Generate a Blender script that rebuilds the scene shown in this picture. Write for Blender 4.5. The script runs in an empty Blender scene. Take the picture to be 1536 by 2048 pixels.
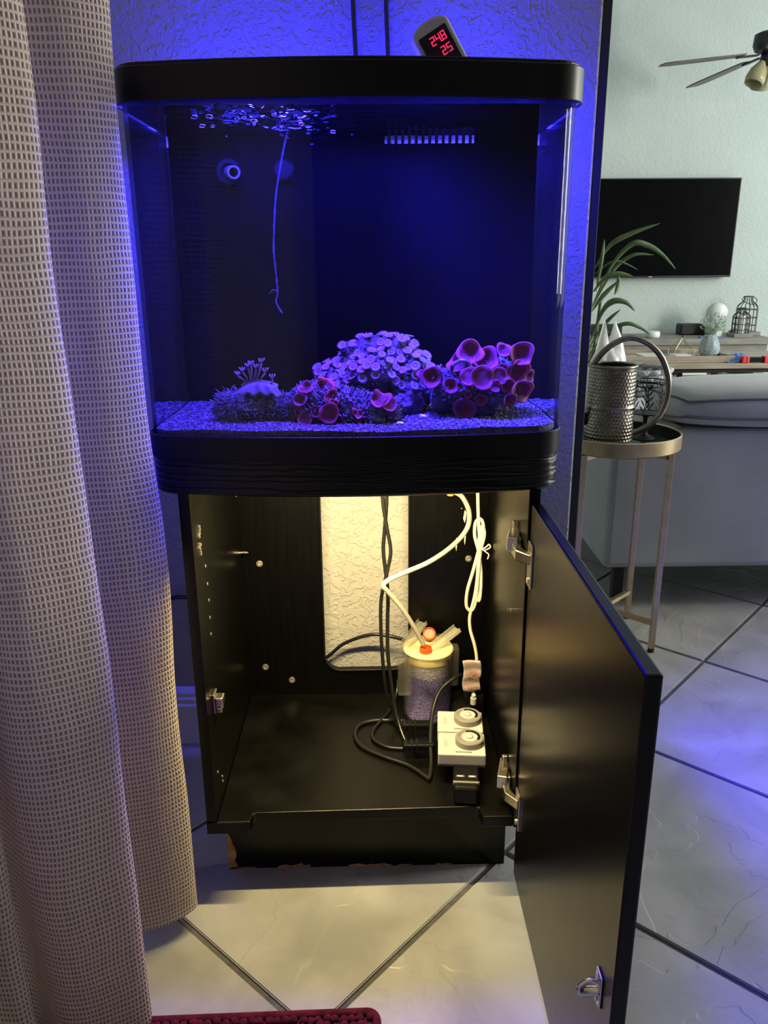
import bpy, bmesh, math, random
from mathutils import Vector, Matrix, noise
random.seed(7)
S = bpy.context.scene
COL = S.collection
PI = math.pi

# ------------------------------------------------------------------ camera
cam_d = bpy.data.cameras.new('camera'); cam = bpy.data.objects.new('camera', cam_d); COL.objects.link(cam)
cam_d.sensor_fit = 'HORIZONTAL'; cam_d.sensor_width = 36.0; cam_d.lens = 36.0*1592/1536
cam_d.clip_start = .01; cam_d.clip_end = 60
pit, yaw, rol = math.radians(17.56), math.radians(.82), math.radians(-.46)
fw = Vector((math.sin(yaw)*math.cos(pit), math.cos(yaw)*math.cos(pit), -math.sin(pit)))
rt = Vector((math.cos(yaw), -math.sin(yaw), 0)); up = rt.cross(fw)
r2 = rt*math.cos(rol)+up*math.sin(rol); u2 = up*math.cos(rol)-rt*math.sin(rol)
m3 = Matrix((r2, u2, -fw)).transposed()
cam.matrix_world = Matrix.Translation((.008, -.978, .915)) @ m3.to_4x4()
S.camera = cam

# ------------------------------------------------------------------ world, lights, exposure
S.view_settings.view_transform = 'Standard'; S.view_settings.look = 'None'
S.view_settings.exposure = 0.0; S.view_settings.gamma = 1.0; S.view_settings.use_curve_mapping = False
S.cycles.max_bounces = 7
W = bpy.data.worlds.new('world'); S.world = W; W.use_nodes = True
W.node_tree.nodes['Background'].inputs[0].default_value = (.62, .75, .78, 1)
W.node_tree.nodes['Background'].inputs[1].default_value = .05

def area(name, loc, aim, sx, sy, power, col, spread=180):
    d = bpy.data.lights.new(name, 'AREA'); d.shape = 'RECTANGLE'; d.size = sx; d.size_y = sy
    d.energy = power; d.color = col; d.spread = math.radians(spread)
    o = bpy.data.objects.new(name, d); COL.objects.link(o)
    o.location = loc
    o.rotation_euler = (Vector(aim)-Vector(loc)).to_track_quat('-Z', 'Y').to_euler()
    return o
# daylight through the living room window (right wall) and the sliding door behind the curtain
L_LIVING = area('daylight_living_room_window', (4.50, 2.6, 1.45), (0, 2.6, 1.25), 2.6, 1.7, 74, (.78, .97, .97))
L_DOOR = area('daylight_sliding_door', (-.468, -.80, 1.05), (1, -.80, 1.05), 1.5, 2.05, 5, (1.0, .98, .95))
L_DINING = area('daylight_side_window', (4.50, .80, 1.45), (0, .30, 1.15), .70, 1.5, 165, (1.0, .93, .82))

# ------------------------------------------------------------------ helpers
class MB:
    def __init__(s): s.v = []; s.f = []; s.uv = None
    def add(s, vs, fs):
        b = len(s.v); s.v += [tuple(p) for p in vs]; s.f += [tuple(b+i for i in f) for f in fs]; return s
    def box(s, x0, x1, y0, y1, z0, z1, M=None):
        vs = [Vector((x, y, z)) for x in (x0, x1) for y in (y0, y1) for z in (z0, z1)]
        if M: vs = [M @ p for p in vs]
        return s.add(vs, [(0,1,3,2), (4,6,7,5), (0,4,5,1), (2,3,7,6), (0,2,6,4), (1,5,7,3)])
    def tube(s, pts, r, n=8, closed=False, cap=True, squash=1.0):
        pts = [Vector(p) for p in pts]; k = len(pts)
        rr = r if isinstance(r, (list, tuple)) else [r]*k
        nrm = None; vs = []
        for i, p in enumerate(pts):
            a = pts[i-1] if i or closed else p; c = pts[(i+1) % k] if i < k-1 or closed else p
            t = (c-a)
            t = t.normalized() if t.length > 1e-9 else Vector((0,0,1))
            if nrm is None:
                nrm = t.orthogonal().normalized()
            nrm = (nrm - t*nrm.dot(t))
            nrm = nrm.normalized() if nrm.length > 1e-6 else t.orthogonal().normalized()
            b = t.cross(nrm)
            for j in range(n):
                q = 2*PI*j/n
                vs.append(p + (nrm*math.cos(q)*squash + b*math.sin(q))*rr[i])
        fs = []
        for i in range(k if closed else k-1):
            for j in range(n):
                i2 = (i+1) % k
                fs.append((i*n+j, i*n+(j+1) % n, i2*n+(j+1) % n, i2*n+j))
        if cap and not closed:
            fs += [tuple(reversed(range(n))), tuple((k-1)*n+j for j in range(n))]
        return s.add(vs, fs)
    def lathe(s, prof, n=24, c=(0,0,0), M=None, wav=None):
        vs = []; m = len(prof)
        for j in range(n):
            q = 2*PI*j/n
            for i, (r, z) in enumerate(prof):
                p = Vector((r*math.cos(q), r*math.sin(q), z))
                if wav: p = wav(p, i, q)
                p = (M @ p) if M else p
                vs.append(p+Vector(c))
        fs = []
        for j in range(n):
            j2 = (j+1) % n
            for i in range(m-1):
                fs.append((j*m+i, j2*m+i, j2*m+i+1, j*m+i+1))
        return s.add(vs, fs)
    def prism(s, poly, lo, hi, f):     # poly: 2D points; f(u,v,w)->xyz
        n = len(poly)
        vs = [f(u, v, lo) for u, v in poly]+[f(u, v, hi) for u, v in poly]
        return s.add(vs, [tuple(reversed(range(n))), tuple(range(n, 2*n))]+[(i, (i+1) % n, n+(i+1) % n, n+i) for i in range(n)])
    def sphere(s, c, r, sx=1, sy=1, sz=1, n=12, m=8):
        prof = [(max(1e-5, math.sin(PI*i/m))*r, -math.cos(PI*i/m)*r) for i in range(m+1)]
        return s.lathe(prof, n, c, Matrix.Diagonal((sx, sy, sz)))
    def grid(s, nu, nv, f, wrap=False):
        vs = [f(i/(nu-(0 if wrap else 1)), j/(nv-1)) for i in range(nu) for j in range(nv)]
        fs = []
        for i in range(nu if wrap else nu-1):
            for j in range(nv-1):
                i2 = (i+1) % nu
                fs.append((i*nv+j, i2*nv+j, i2*nv+j+1, i*nv+j+1))
        return s.add(vs, fs)
    def mesh(s, name, mat=None, smooth=False, fix=True):
        me = bpy.data.meshes.new(name); me.from_pydata(s.v, [], s.f); me.update()
        if fix:
            bm = bmesh.new(); bm.from_mesh(me); bmesh.ops.recalc_face_normals(bm, faces=bm.faces); bm.to_mesh(me); bm.free()
        if smooth: me.polygons.foreach_set('use_smooth', [True]*len(me.polygons))
        if mat: me.materials.append(mat)
        return me
    def build(s, name, mat, parent=None, smooth=False, bevel=0, seg=2, fix=True, sub=0, auto=None):
        o = link(name, s.mesh(name, mat, smooth or auto is not None, fix), parent)
        if auto is not None:
            me = o.data; bm = bmesh.new(); bm.from_mesh(me)
            for e in bm.edges:
                if len(e.link_faces) == 2 and e.calc_face_angle(0) > math.radians(auto): e.smooth = False
            bm.to_mesh(me); bm.free()
        if bevel:
            b = o.modifiers.new('bevel', 'BEVEL'); b.width = bevel; b.segments = seg; b.limit_method = 'ANGLE'; b.angle_limit = math.radians(35)
        if sub:
            b = o.modifiers.new('sub', 'SUBSURF'); b.levels = sub; b.render_levels = sub
        return o

def link(name, me, parent=None, loc=None, rot=None, scale=None, quat=None):
    o = bpy.data.objects.new(name, me); COL.objects.link(o)
    if loc is not None: o.location = loc
    if rot is not None: o.rotation_euler = rot
    if quat is not None: o.rotation_mode = 'QUATERNION'; o.rotation_quaternion = quat
    if scale is not None: o.scale = scale
    if parent is not None: setp(o, parent)
    return o
WM = {}
def setp(o, parent):
    o.parent = parent
    if parent.name in WM: o.matrix_parent_inverse = WM[parent.name].inverted()
    elif parent.type == 'MESH':
        mw = Matrix.LocRotScale(parent.location, parent.rotation_quaternion if parent.rotation_mode == 'QUATERNION' else parent.rotation_euler, parent.scale)
        o.matrix_parent_inverse = mw.inverted()
def tag(o, label=None, cat=None, group=None, kind=None):
    if label: o['label'] = label
    if cat: o['category'] = cat
    if group: o['group'] = group
    if kind: o['kind'] = kind
    return o
def thing(name, label, cat, loc=(0,0,0), group=None, kind=None):
    o = bpy.data.objects.new(name, None); COL.objects.link(o); o.location = loc; o.empty_display_size = .05
    WM[o.name] = Matrix.Translation(loc)
    return tag(o, label, cat, group, kind)
def struct(o): o['kind'] = 'structure'; return o
def cr(pts, n=8, closed=False):           # Catmull-Rom curve through points
    P = [Vector(p) for p in pts]; k = len(P); out = []
    for i in range(k if closed else k-1):
        g = (lambda q: P[q % k]) if closed else (lambda q: P[min(max(q, 0), k-1)])
        a, b, c, d = g(i-1), g(i), g(i+1), g(i+2)
        for j in range(n):
            t = j/n
            out.append(.5*((2*b)+(c-a)*t+(2*a-5*b+4*c-d)*t*t+(3*b-a-3*c+d)*t**3))
    if not closed: out.append(P[-1])
    return out

# ------------------------------------------------------------------ materials
def pm(name, col, rough=.5, metal=0.0, var=.0, vscale=12, bump=0.0, bscale=60, bdist=.002, spec=.5, coat=0, rv=0, stretch=None, col2=None, detail=4, sheen=0, trans=0, alpha=1, tcol=None, emit=None, estr=0, distort=0):
    m = bpy.data.materials.new(name); m.use_nodes = True
    nt = m.node_tree; N = nt.nodes; Lk = nt.links; b = N['Principled BSDF']
    b.inputs['Base Color'].default_value = (*col, 1); b.inputs['Roughness'].default_value = rough
    b.inputs['Metallic'].default_value = metal; b.inputs['Specular IOR Level'].default_value = spec
    b.inputs['Coat Weight'].default_value = coat; b.inputs['Alpha'].default_value = alpha
    b.inputs['Sheen Weight'].default_value = sheen
    if emit: b.inputs['Emission Color'].default_value = (*emit, 1); b.inputs['Emission Strength'].default_value = estr
    tc = N.new('ShaderNodeTexCoord'); mp = N.new('ShaderNodeMapping')
    Lk.new(tc.outputs['Object'], mp.inputs['Vector'])
    if stretch: mp.inputs['Scale'].default_value = stretch
    n1 = N.new('ShaderNodeTexNoise'); n1.inputs['Scale'].default_value = vscale; n1.inputs['Detail'].default_value = detail
    n1.inputs['Distortion'].default_value = distort
    Lk.new(mp.outputs[0], n1.inputs['Vector'])
    mx = N.new('ShaderNodeMix'); mx.data_type = 'RGBA'
    if col2 is None: col2 = tuple(max(0, min(1, c*(1+var))) for c in col); c1 = tuple(c*(1-var) for c in col)
    else: c1 = col
    mx.inputs[6].default_value = (*c1, 1); mx.inputs[7].default_value = (*col2, 1)
    rp = N.new('ShaderNodeMapRange'); rp.inputs[1].default_value = .35; rp.inputs[2].default_value = .65
    Lk.new(n1.outputs['Fac'], rp.inputs[0]); Lk.new(rp.outputs[0], mx.inputs[0]); Lk.new(mx.outputs[2], b.inputs['Base Color'])
    if rv:
        mr = N.new('ShaderNodeMapRange'); mr.inputs[1].default_value = .3; mr.inputs[2].default_value = .7
        mr.inputs[3].default_value = max(.02, rough-rv); mr.inputs[4].default_value = min(1, rough+rv)
        Lk.new(n1.outputs['Fac'], mr.inputs[0]); Lk.new(mr.outputs[0], b.inputs['Roughness'])
    if bump:
        n2 = N.new('ShaderNodeTexNoise'); n2.inputs['Scale'].default_value = bscale; n2.inputs['Detail'].default_value = 3
        Lk.new(mp.outputs[0], n2.inputs['Vector'])
        bp = N.new('ShaderNodeBump'); bp.inputs['Strength'].default_value = bump; bp.inputs['Distance'].default_value = bdist
        Lk.new(n2.outputs['Fac'], bp.inputs['Height']); Lk.new(bp.outputs[0], b.inputs['Normal'])
    if trans:
        t = N.new('ShaderNodeBsdfTranslucent'); t.inputs['Color'].default_value = (*(tcol or col), 1)
        ms = N.new('ShaderNodeMixShader'); ms.inputs[0].default_value = trans
        Lk.new(b.outputs[0], ms.inputs[1]); Lk.new(t.outputs[0], ms.inputs[2]); Lk.new(ms.outputs[0], N['Material Output'].inputs[0])
    return m

def knockdown(name, col, scale=38, strength=.55, dist=.004):
    m = pm(name, col, .75, var=.03, vscale=3)
    nt = m.node_tree; N = nt.nodes; Lk = nt.links; b = N['Principled BSDF']
    mp = [x for x in N if x.type == 'MAPPING'][0]
    n = N.new('ShaderNodeTexNoise'); n.inputs['Scale'].default_value = scale; n.inputs['Detail'].default_value = 3.5; n.inputs['Distortion'].default_value = 1.1
    Lk.new(mp.outputs[0], n.inputs['Vector'])
    r = N.new('ShaderNodeMapRange'); r.interpolation_type = 'SMOOTHSTEP'; r.inputs[1].default_value = .46; r.inputs[2].default_value = .56
    Lk.new(n.outputs['Fac'], r.inputs[0])
    n3 = N.new('ShaderNodeTexNoise'); n3.inputs['Scale'].default_value = 180; n3.inputs['Detail'].default_value = 2
    Lk.new(mp.outputs[0], n3.inputs['Vector'])
    ad = N.new('ShaderNodeMath'); ad.operation = 'MULTIPLY_ADD'; ad.inputs[1].default_value = .18
    Lk.new(n3.outputs['Fac'], ad.inputs[0]); Lk.new(r.outputs[0], ad.inputs[2])
    bp = N.new('ShaderNodeBump'); bp.inputs['Strength'].default_value = strength; bp.inputs['Distance'].default_value = dist
    Lk.new(ad.outputs[0], bp.inputs['Height']); Lk.new(bp.outputs[0], b.inputs['Normal'])
    return m

def glass(name, tint=(.93, .95, 1), ior=1.45, film=0.0, fcol=(.5, .5, .55), grough=.0, tir=False, wet=False, edge=1.0):
    m = bpy.data.materials.new(name); m.use_nodes = True; nt = m.node_tree; N = nt.nodes; Lk = nt.links
    for n in list(N):
        if n.type != 'OUTPUT_MATERIAL': N.remove(n)
    tr = N.new('ShaderNodeBsdfTransparent'); tr.inputs[0].default_value = (*tint, 1)
    gl = N.new('ShaderNodeBsdfGlossy'); gl.inputs['Roughness'].default_value = grough
    if tir:
        fr = N.new('ShaderNodeFresnel'); fr.inputs[0].default_value = ior
    else:          # two-sided Schlick reflectance for thin panes
        lw = N.new('ShaderNodeLayerWeight'); lw.inputs[0].default_value = .5
        pw = N.new('ShaderNodeMath'); pw.operation = 'POWER'; pw.inputs[1].default_value = 5; Lk.new(lw.outputs['Facing'], pw.inputs[0])
        r0 = ((ior-1)/(ior+1))**2
        fr = N.new('ShaderNodeMath'); fr.operation = 'MULTIPLY_ADD'; fr.inputs[1].default_value = (1-r0)*edge; fr.inputs[2].default_value = r0; Lk.new(pw.outputs[0], fr.inputs[0])
        if wet:    # water behind the pane: total internal reflection at shallow angles
            ss = N.new('ShaderNodeMapRange'); ss.interpolation_type = 'SMOOTHSTEP'; ss.inputs[1].default_value = .60; ss.inputs[2].default_value = .72; ss.inputs[4].default_value = .85
            Lk.new(lw.outputs['Facing'], ss.inputs[0]); mxm = N.new('ShaderNodeMath'); mxm.operation = 'MAXIMUM'
            Lk.new(fr.outputs[0], mxm.inputs[0]); Lk.new(ss.outputs[0], mxm.inputs[1]); fr = mxm
    ms = N.new('ShaderNodeMixShader'); Lk.new(fr.outputs[0], ms.inputs[0]); Lk.new(tr.outputs[0], ms.inputs[1]); Lk.new(gl.outputs[0], ms.inputs[2])
    out = ms
    if film:
        df = N.new('ShaderNodeBsdfDiffuse'); df.inputs[0].default_value = (*fcol, 1)
        tl = N.new('ShaderNodeBsdfTranslucent'); tl.inputs[0].default_value = (*fcol, 1)
        m0 = N.new('ShaderNodeMixShader'); Lk.new(df.outputs[0], m0.inputs[1]); Lk.new(tl.outputs[0], m0.inputs[2])
        tx = N.new('ShaderNodeTexCoord'); nz = N.new('ShaderNodeTexNoise'); nz.inputs['Scale'].default_value = 9; nz.inputs['Detail'].default_value = 6
        Lk.new(tx.outputs['Object'], nz.inputs['Vector'])
        mr = N.new('ShaderNodeMapRange'); mr.inputs[1].default_value = .35; mr.inputs[2].default_value = .75; mr.inputs[3].default_value = film*.55; mr.inputs[4].default_value = film*1.5
        Lk.new(nz.outputs['Fac'], mr.inputs[0])
        m1 = N.new('ShaderNodeMixShader'); Lk.new(mr.outputs[0], m1.inputs[0]); Lk.new(ms.outputs[0], m1.inputs[1]); Lk.new(m0.outputs[0], m1.inputs[2]); out = m1
    Lk.new(out.outputs[0], N['Material Output'].inputs[0])
    return m

M = {}
M['wall'] = knockdown('wall_knockdown', (.34, .335, .325), 62, strength=.45)
M['wall_far'] = knockdown('wall_far_knockdown', (.56, .62, .60), 40, .30, .004)
M['wall_dim'] = pm('dimmed_wall', (.10, .085, .07), .6, var=.2, vscale=6, stretch=(8, 8, 1))  # made-up dark finish for the unseen front wall, cuts bounced light
M['ceiling'] = knockdown('ceiling_texture', (.55, .57, .56), 24, .3)
M['strip_dark'] = pm('dark_strip', (.016, .016, .017), .55, var=.15, bump=.1)
M['base'] = pm('baseboard_paint', (.62, .63, .65), .45, var=.03)
M['grout'] = pm('grout', (.085, .080, .075), .9, var=.2, vscale=60, bump=.4, bscale=300)
M['tile'] = pm('stone_tile', (.255, .26, .255), .36, var=.0, col2=(.355, .36, .35), vscale=7, detail=10, rv=.07, distort=.6)
def tile_relief(m):
    nt = m.node_tree; N = nt.nodes; Lk = nt.links; b = N['Principled BSDF']; mp = [x for x in N if x.type == 'MAPPING'][0]
    oi = N.new('ShaderNodeObjectInfo'); mu = N.new('ShaderNodeVectorMath'); mu.operation = 'SCALE'; mu.inputs[0].default_value = (13, 7, 3)
    Lk.new(oi.outputs['Random'], mu.inputs['Scale']); Lk.new(mu.outputs[0], mp.inputs['Location'])
    na = N.new('ShaderNodeTexNoise'); na.inputs['Scale'].default_value = 3.2; na.inputs['Detail'].default_value = 4; na.inputs['Distortion'].default_value = .8; Lk.new(mp.outputs[0], na.inputs['Vector'])
    nb = N.new('ShaderNodeTexNoise'); nb.inputs['Scale'].default_value = 55; nb.inputs['Detail'].default_value = 5; nb.inputs['Distortion'].default_value = .5; Lk.new(mp.outputs[0], nb.inputs['Vector'])
    # terraced slate ledges: one step of the broad noise plus fine grain
    st = N.new('ShaderNodeMapRange'); st.interpolation_type = 'SMOOTHSTEP'; st.inputs[1].default_value = .545; st.inputs[2].default_value = .557; Lk.new(na.outputs['Fac'], st.inputs[0])
    s2 = N.new('ShaderNodeMapRange'); s2.interpolation_type = 'SMOOTHSTEP'; s2.inputs[1].default_value = .40; s2.inputs[2].default_value = .41; Lk.new(na.outputs['Fac'], s2.inputs[0])
    a1 = N.new('ShaderNodeMath'); Lk.new(st.outputs[0], a1.inputs[0]); Lk.new(s2.outputs[0], a1.inputs[1])
    a2 = N.new('ShaderNodeMath'); a2.operation = 'MULTIPLY_ADD'; a2.inputs[1].default_value = 1.1; Lk.new(nb.outputs['Fac'], a2.inputs[0]); Lk.new(a1.outputs[0], a2.inputs[2])
    bp = N.new('ShaderNodeBump'); bp.inputs['Strength'].default_value = .34; bp.inputs['Distance'].default_value = .0016; Lk.new(a2.outputs[0], bp.inputs['Height']); Lk.new(bp.outputs[0], b.inputs['Normal'])
tile_relief(M['tile'])
M['black'] = pm('black_laminate', (.0014, .0014, .0014), .29, spec=.25, var=.2, vscale=9, stretch=(18, 18, 1.2), rv=.012)
M['black_top'] = pm('black_scuffed_board', (.0016, .0015, .0013), .36, spec=.26, var=.3, vscale=14, detail=8, rv=.10, bump=.02, bscale=70)
M['apron'] = pm('black_carved_wood', (.003, .003, .004), .30, spec=.3, var=.3, vscale=10, stretch=(1, 1, 14), bump=.12, bscale=14, rv=.06)
M['plastic_black'] = pm('black_plastic', (.004, .004, .005), .38, spec=.22, var=.15, bump=.03, bscale=400)
M['matte_black'] = pm('matte_black', (.010, .010, .012), .6, var=.2)
M['mdf'] = pm('raw_fibreboard', (.36, .20, .10), .85, var=.35, vscale=50, bump=.5, bscale=120)
M['metal'] = pm('nickel', (.62, .58, .52), .25, 1, var=.08)
M['screw'] = pm('screw_zinc', (.65, .62, .55), .35, .9, var=.1)
M['glass'] = glass('tank_glass', (.95, .96, 1.0), 1.27, film=.0012, fcol=(.45, .5, .6), wet=True)
M['glass_dry'] = glass('tank_glass_front', (.95, .96, 1.0), 1.27, film=.0012, fcol=(.45, .5, .6), edge=.12)
M['water'] = glass('water_surface', (.96, .97, 1.0), 1.06, grough=.02, tir=True)
M['tank_back'] = pm('black_tank_back', (.0016, .0016, .002), .6, spec=.02, var=.3, vscale=8)
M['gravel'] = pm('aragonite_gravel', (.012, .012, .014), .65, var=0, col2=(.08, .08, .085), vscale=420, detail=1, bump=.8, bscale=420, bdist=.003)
M['gravel_dark'] = pm('wet_dark_grains', (.02, .02, .025), .4, var=0, col2=(.16, .16, .18), vscale=500, detail=1)
M['rock'] = pm('live_rock', (.006, .006, .008), .8, col2=(.11, .105, .12), vscale=75, detail=6, bump=1.0, bscale=130, bdist=.006)
M['rock_dark'] = pm('dark_live_rock', (.02, .015, .025), .8, col2=(.09, .07, .10), vscale=70, detail=6, bump=1.0, bscale=110, bdist=.006)
M['coralline'] = pm('coralline_rock', (.015, .018, .025), .8, col2=(.28, .31, .36), vscale=100, detail=6, bump=1.0, bscale=150, bdist=.006)
M['zoa'] = pm('zoanthid', (.09, .085, .08), .6, col2=(.20, .17, .15), vscale=60, bump=.2)
M['zoa_mouth'] = pm('zoanthid_mouth', (.55, .40, .20), .6, var=.2)
M['zoa_ring'] = pm('zoanthid_ring', (.03, .02, .03), .6, var=.2)
M['mush'] = pm('mushroom_coral', (.30, .035, .09), .65, col2=(.44, .06, .14), vscale=120, bump=.4, bscale=300)
M['mush_dark'] = pm('mushroom_coral_dark', (.17, .02, .05), .65, col2=(.27, .035, .08), vscale=100, bump=.4, bscale=300)
M['mush_pink'] = pm('mushroom_coral_pink', (.62, .10, .13), .6, var=.25, vscale=100, bump=.4, bscale=300)
M['mush_in'] = pm('mushroom_coral_centre', (.10, .012, .02), .7, col2=(.22, .025, .045), vscale=160, bump=.4, bscale=300)
M['star'] = pm('star_polyp', (.09, .085, .10), .6, col2=(.22, .20, .20), vscale=90)
M['leather'] = pm('leather_coral', (.06, .06, .065), .7, col2=(.15, .145, .14), vscale=45, bump=.6, bscale=90)
M['feather'] = pm('feather_tube', (.26, .17, .20), .6, var=.3, vscale=60)
M['shell'] = pm('pale_shell', (.85, .85, .70), .4, var=.1)
M['algae'] = pm('algae_strand', (.05, .05, .05), .7, var=.4, vscale=90, bump=.5, bscale=300)
M['white_pl'] = pm('white_plastic', (.46, .45, .44), .38, var=.03)
M['grey_pl'] = pm('grey_plastic', (.20, .195, .19), .45, var=.05, bump=.2, bscale=500)
M['white_cord'] = pm('white_cord', (.47, .45, .40), .40, var=.04)
M['tube'] = pm('silicone_tube', (.50, .48, .43), .30, var=.03, trans=.3)
M['frost'] = glass('frosted_plastic', (.93, .93, .90), 1.25, film=.07, fcol=(.6, .6, .58), grough=.25)
M['frost3'] = glass('frosted_clip', (.93, .93, .90), 1.3, film=.30, fcol=(.8, .8, .72), grough=.25)
M['frost2'] = pm('frosted_lid', (.80, .74, .50), .35, var=.04, trans=.35, alpha=.85)
M['foam'] = pm('yellow_foam_disc', (.80, .66, .30), .8, var=.1, vscale=70, bump=.3, bscale=200)
M['orange'] = pm('orange_cap', (.50, .060, .008), .4, var=.08)
M['gran'] = pm('purple_granules', (.17, .13, .52), .7, col2=(.34, .28, .85), vscale=300, detail=1, bump=.9, bscale=330, bdist=.003)
M['gran_w'] = pm('pale_granules', (.42, .38, .60), .7, col2=(.70, .66, .85), vscale=300, detail=1, bump=.9, bscale=330, bdist=.003)
M['cord'] = pm('black_cord', (.009, .009, .009), .30, var=.1)
M['tagm'] = pm('paper_tag', (.40, .34, .34), .6, var=.06, trans=.2)
M['tagred'] = pm('tag_red_print', (.30, .07, .06), .6, var=.1)
M['led_red'] = pm('red_digits', (.1, 0, .01), .5, emit=(1, .02, .10), estr=1.6)
M['led_white'] = pm('led_indicator', (.8, .8, .8), .5, emit=(.5, .8, 1), estr=3)
M['ctrl'] = pm('controller_shell', (.42, .42, .43), .45, var=.05)
M['screen_dark'] = pm('controller_screen', (.012, .008, .02), .2, var=.1)
M['rug'] = pm('burgundy_chenille', (.060, .004, .009), .95, col2=(.115, .010, .018), vscale=60, sheen=.05, spec=.15, bump=.5, bscale=350)
M['sofa'] = pm('grey_microfibre', (.33, .36, .385), .85, var=.10, vscale=5, sheen=.25, bump=.12, bscale=300)
M['piping'] = pm('sofa_piping', (.10, .11, .125), .8, var=.05)
M['brass'] = pm('brushed_brass', (.52, .43, .27), .36, .9, var=.08, vscale=40)
M['tray_in'] = pm('tray_enamel', (.012, .016, .018), .3, var=.2)
M['can'] = pm('hammered_metal', (.25, .235, .20), .28, 1, var=.2, vscale=30)
M['iron'] = pm('dark_iron', (.025, .024, .024), .5, .4, var=.2)
M['tv'] = pm('tv_screen', (.004, .004, .005), .12, var=.1, spec=.15)
M['tvf'] = pm('tv_bezel', (.01, .01, .01), .35, var=.1)
M['oak'] = pm('grey_oak', (.21, .19, .17), .6, col2=(.30, .28, .25), vscale=7, stretch=(1, 8, 8), bump=.1)
M['oak2'] = pm('brown_oak', (.30, .25, .19), .55, col2=(.40, .34, .27), vscale=7, stretch=(1, 8, 8), bump=.1)
M['speaker'] = pm('black_speaker', (.012, .012, .014), .5, var=.2)
M['white'] = pm('white_matte', (.80, .82, .80), .5, var=.03)
M['bag'] = pm('white_thin_plastic', (.85, .87, .87), .35, var=.03, trans=.35, bump=.5, bscale=30, bdist=.01)
M['candle'] = pm('candle_wax', (.86, .83, .75), .5, var=.03, trans=.2)
M['leaf'] = pm('palm_leaf', (.10, .17, .07), .45, col2=(.19, .28, .13), vscale=20, trans=.25)
M['leaf_pale'] = pm('pale_leaf', (.38, .50, .40), .6, col2=(.58, .68, .60), vscale=40, trans=.15)
M['vase'] = pm('blue_grey_glaze', (.20, .29, .34), .4, var=.1)
M['vase_w'] = pm('white_glaze', (.75, .80, .80), .4, var=.04)
M['blue'] = pm('blue_cloth', (.06, .20, .62), .6, var=.3, vscale=30)
M['red'] = pm('red_plastic', (.75, .05, .06), .4, var=.1)
M['silver'] = pm('glossy_print', (.30, .33, .36), .25, col2=(.75, .78, .8), vscale=18)
M['wicker'] = pm('grey_wicker', (.30, .32, .33), .7, col2=(.50, .52, .53), vscale=80, bump=1, bscale=90, bdist=.01)
M['glass2'] = glass('clear_glass', (.96, .98, .97), 1.4)
M['shade'] = pm('amber_glass_shade', (.52, .48, .28), .2, var=.1, trans=.2)
M['fan'] = pm('fan_bronze', (.035, .035, .04), .4, .3, var=.1)
M['blade'] = pm('fan_blade_wood', (.14, .12, .12), .5, var=.15, stretch=(1, 8, 8))
M['pot'] = pm('clay_pot', (.25, .25, .25), .7, var=.1)
M['soil'] = pm('soil', (.03, .022, .015), .95, var=.4, bump=1, bscale=80)
M['winframe'] = pm('window_frame', (.7, .7, .7), .4, var=.03)

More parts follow.
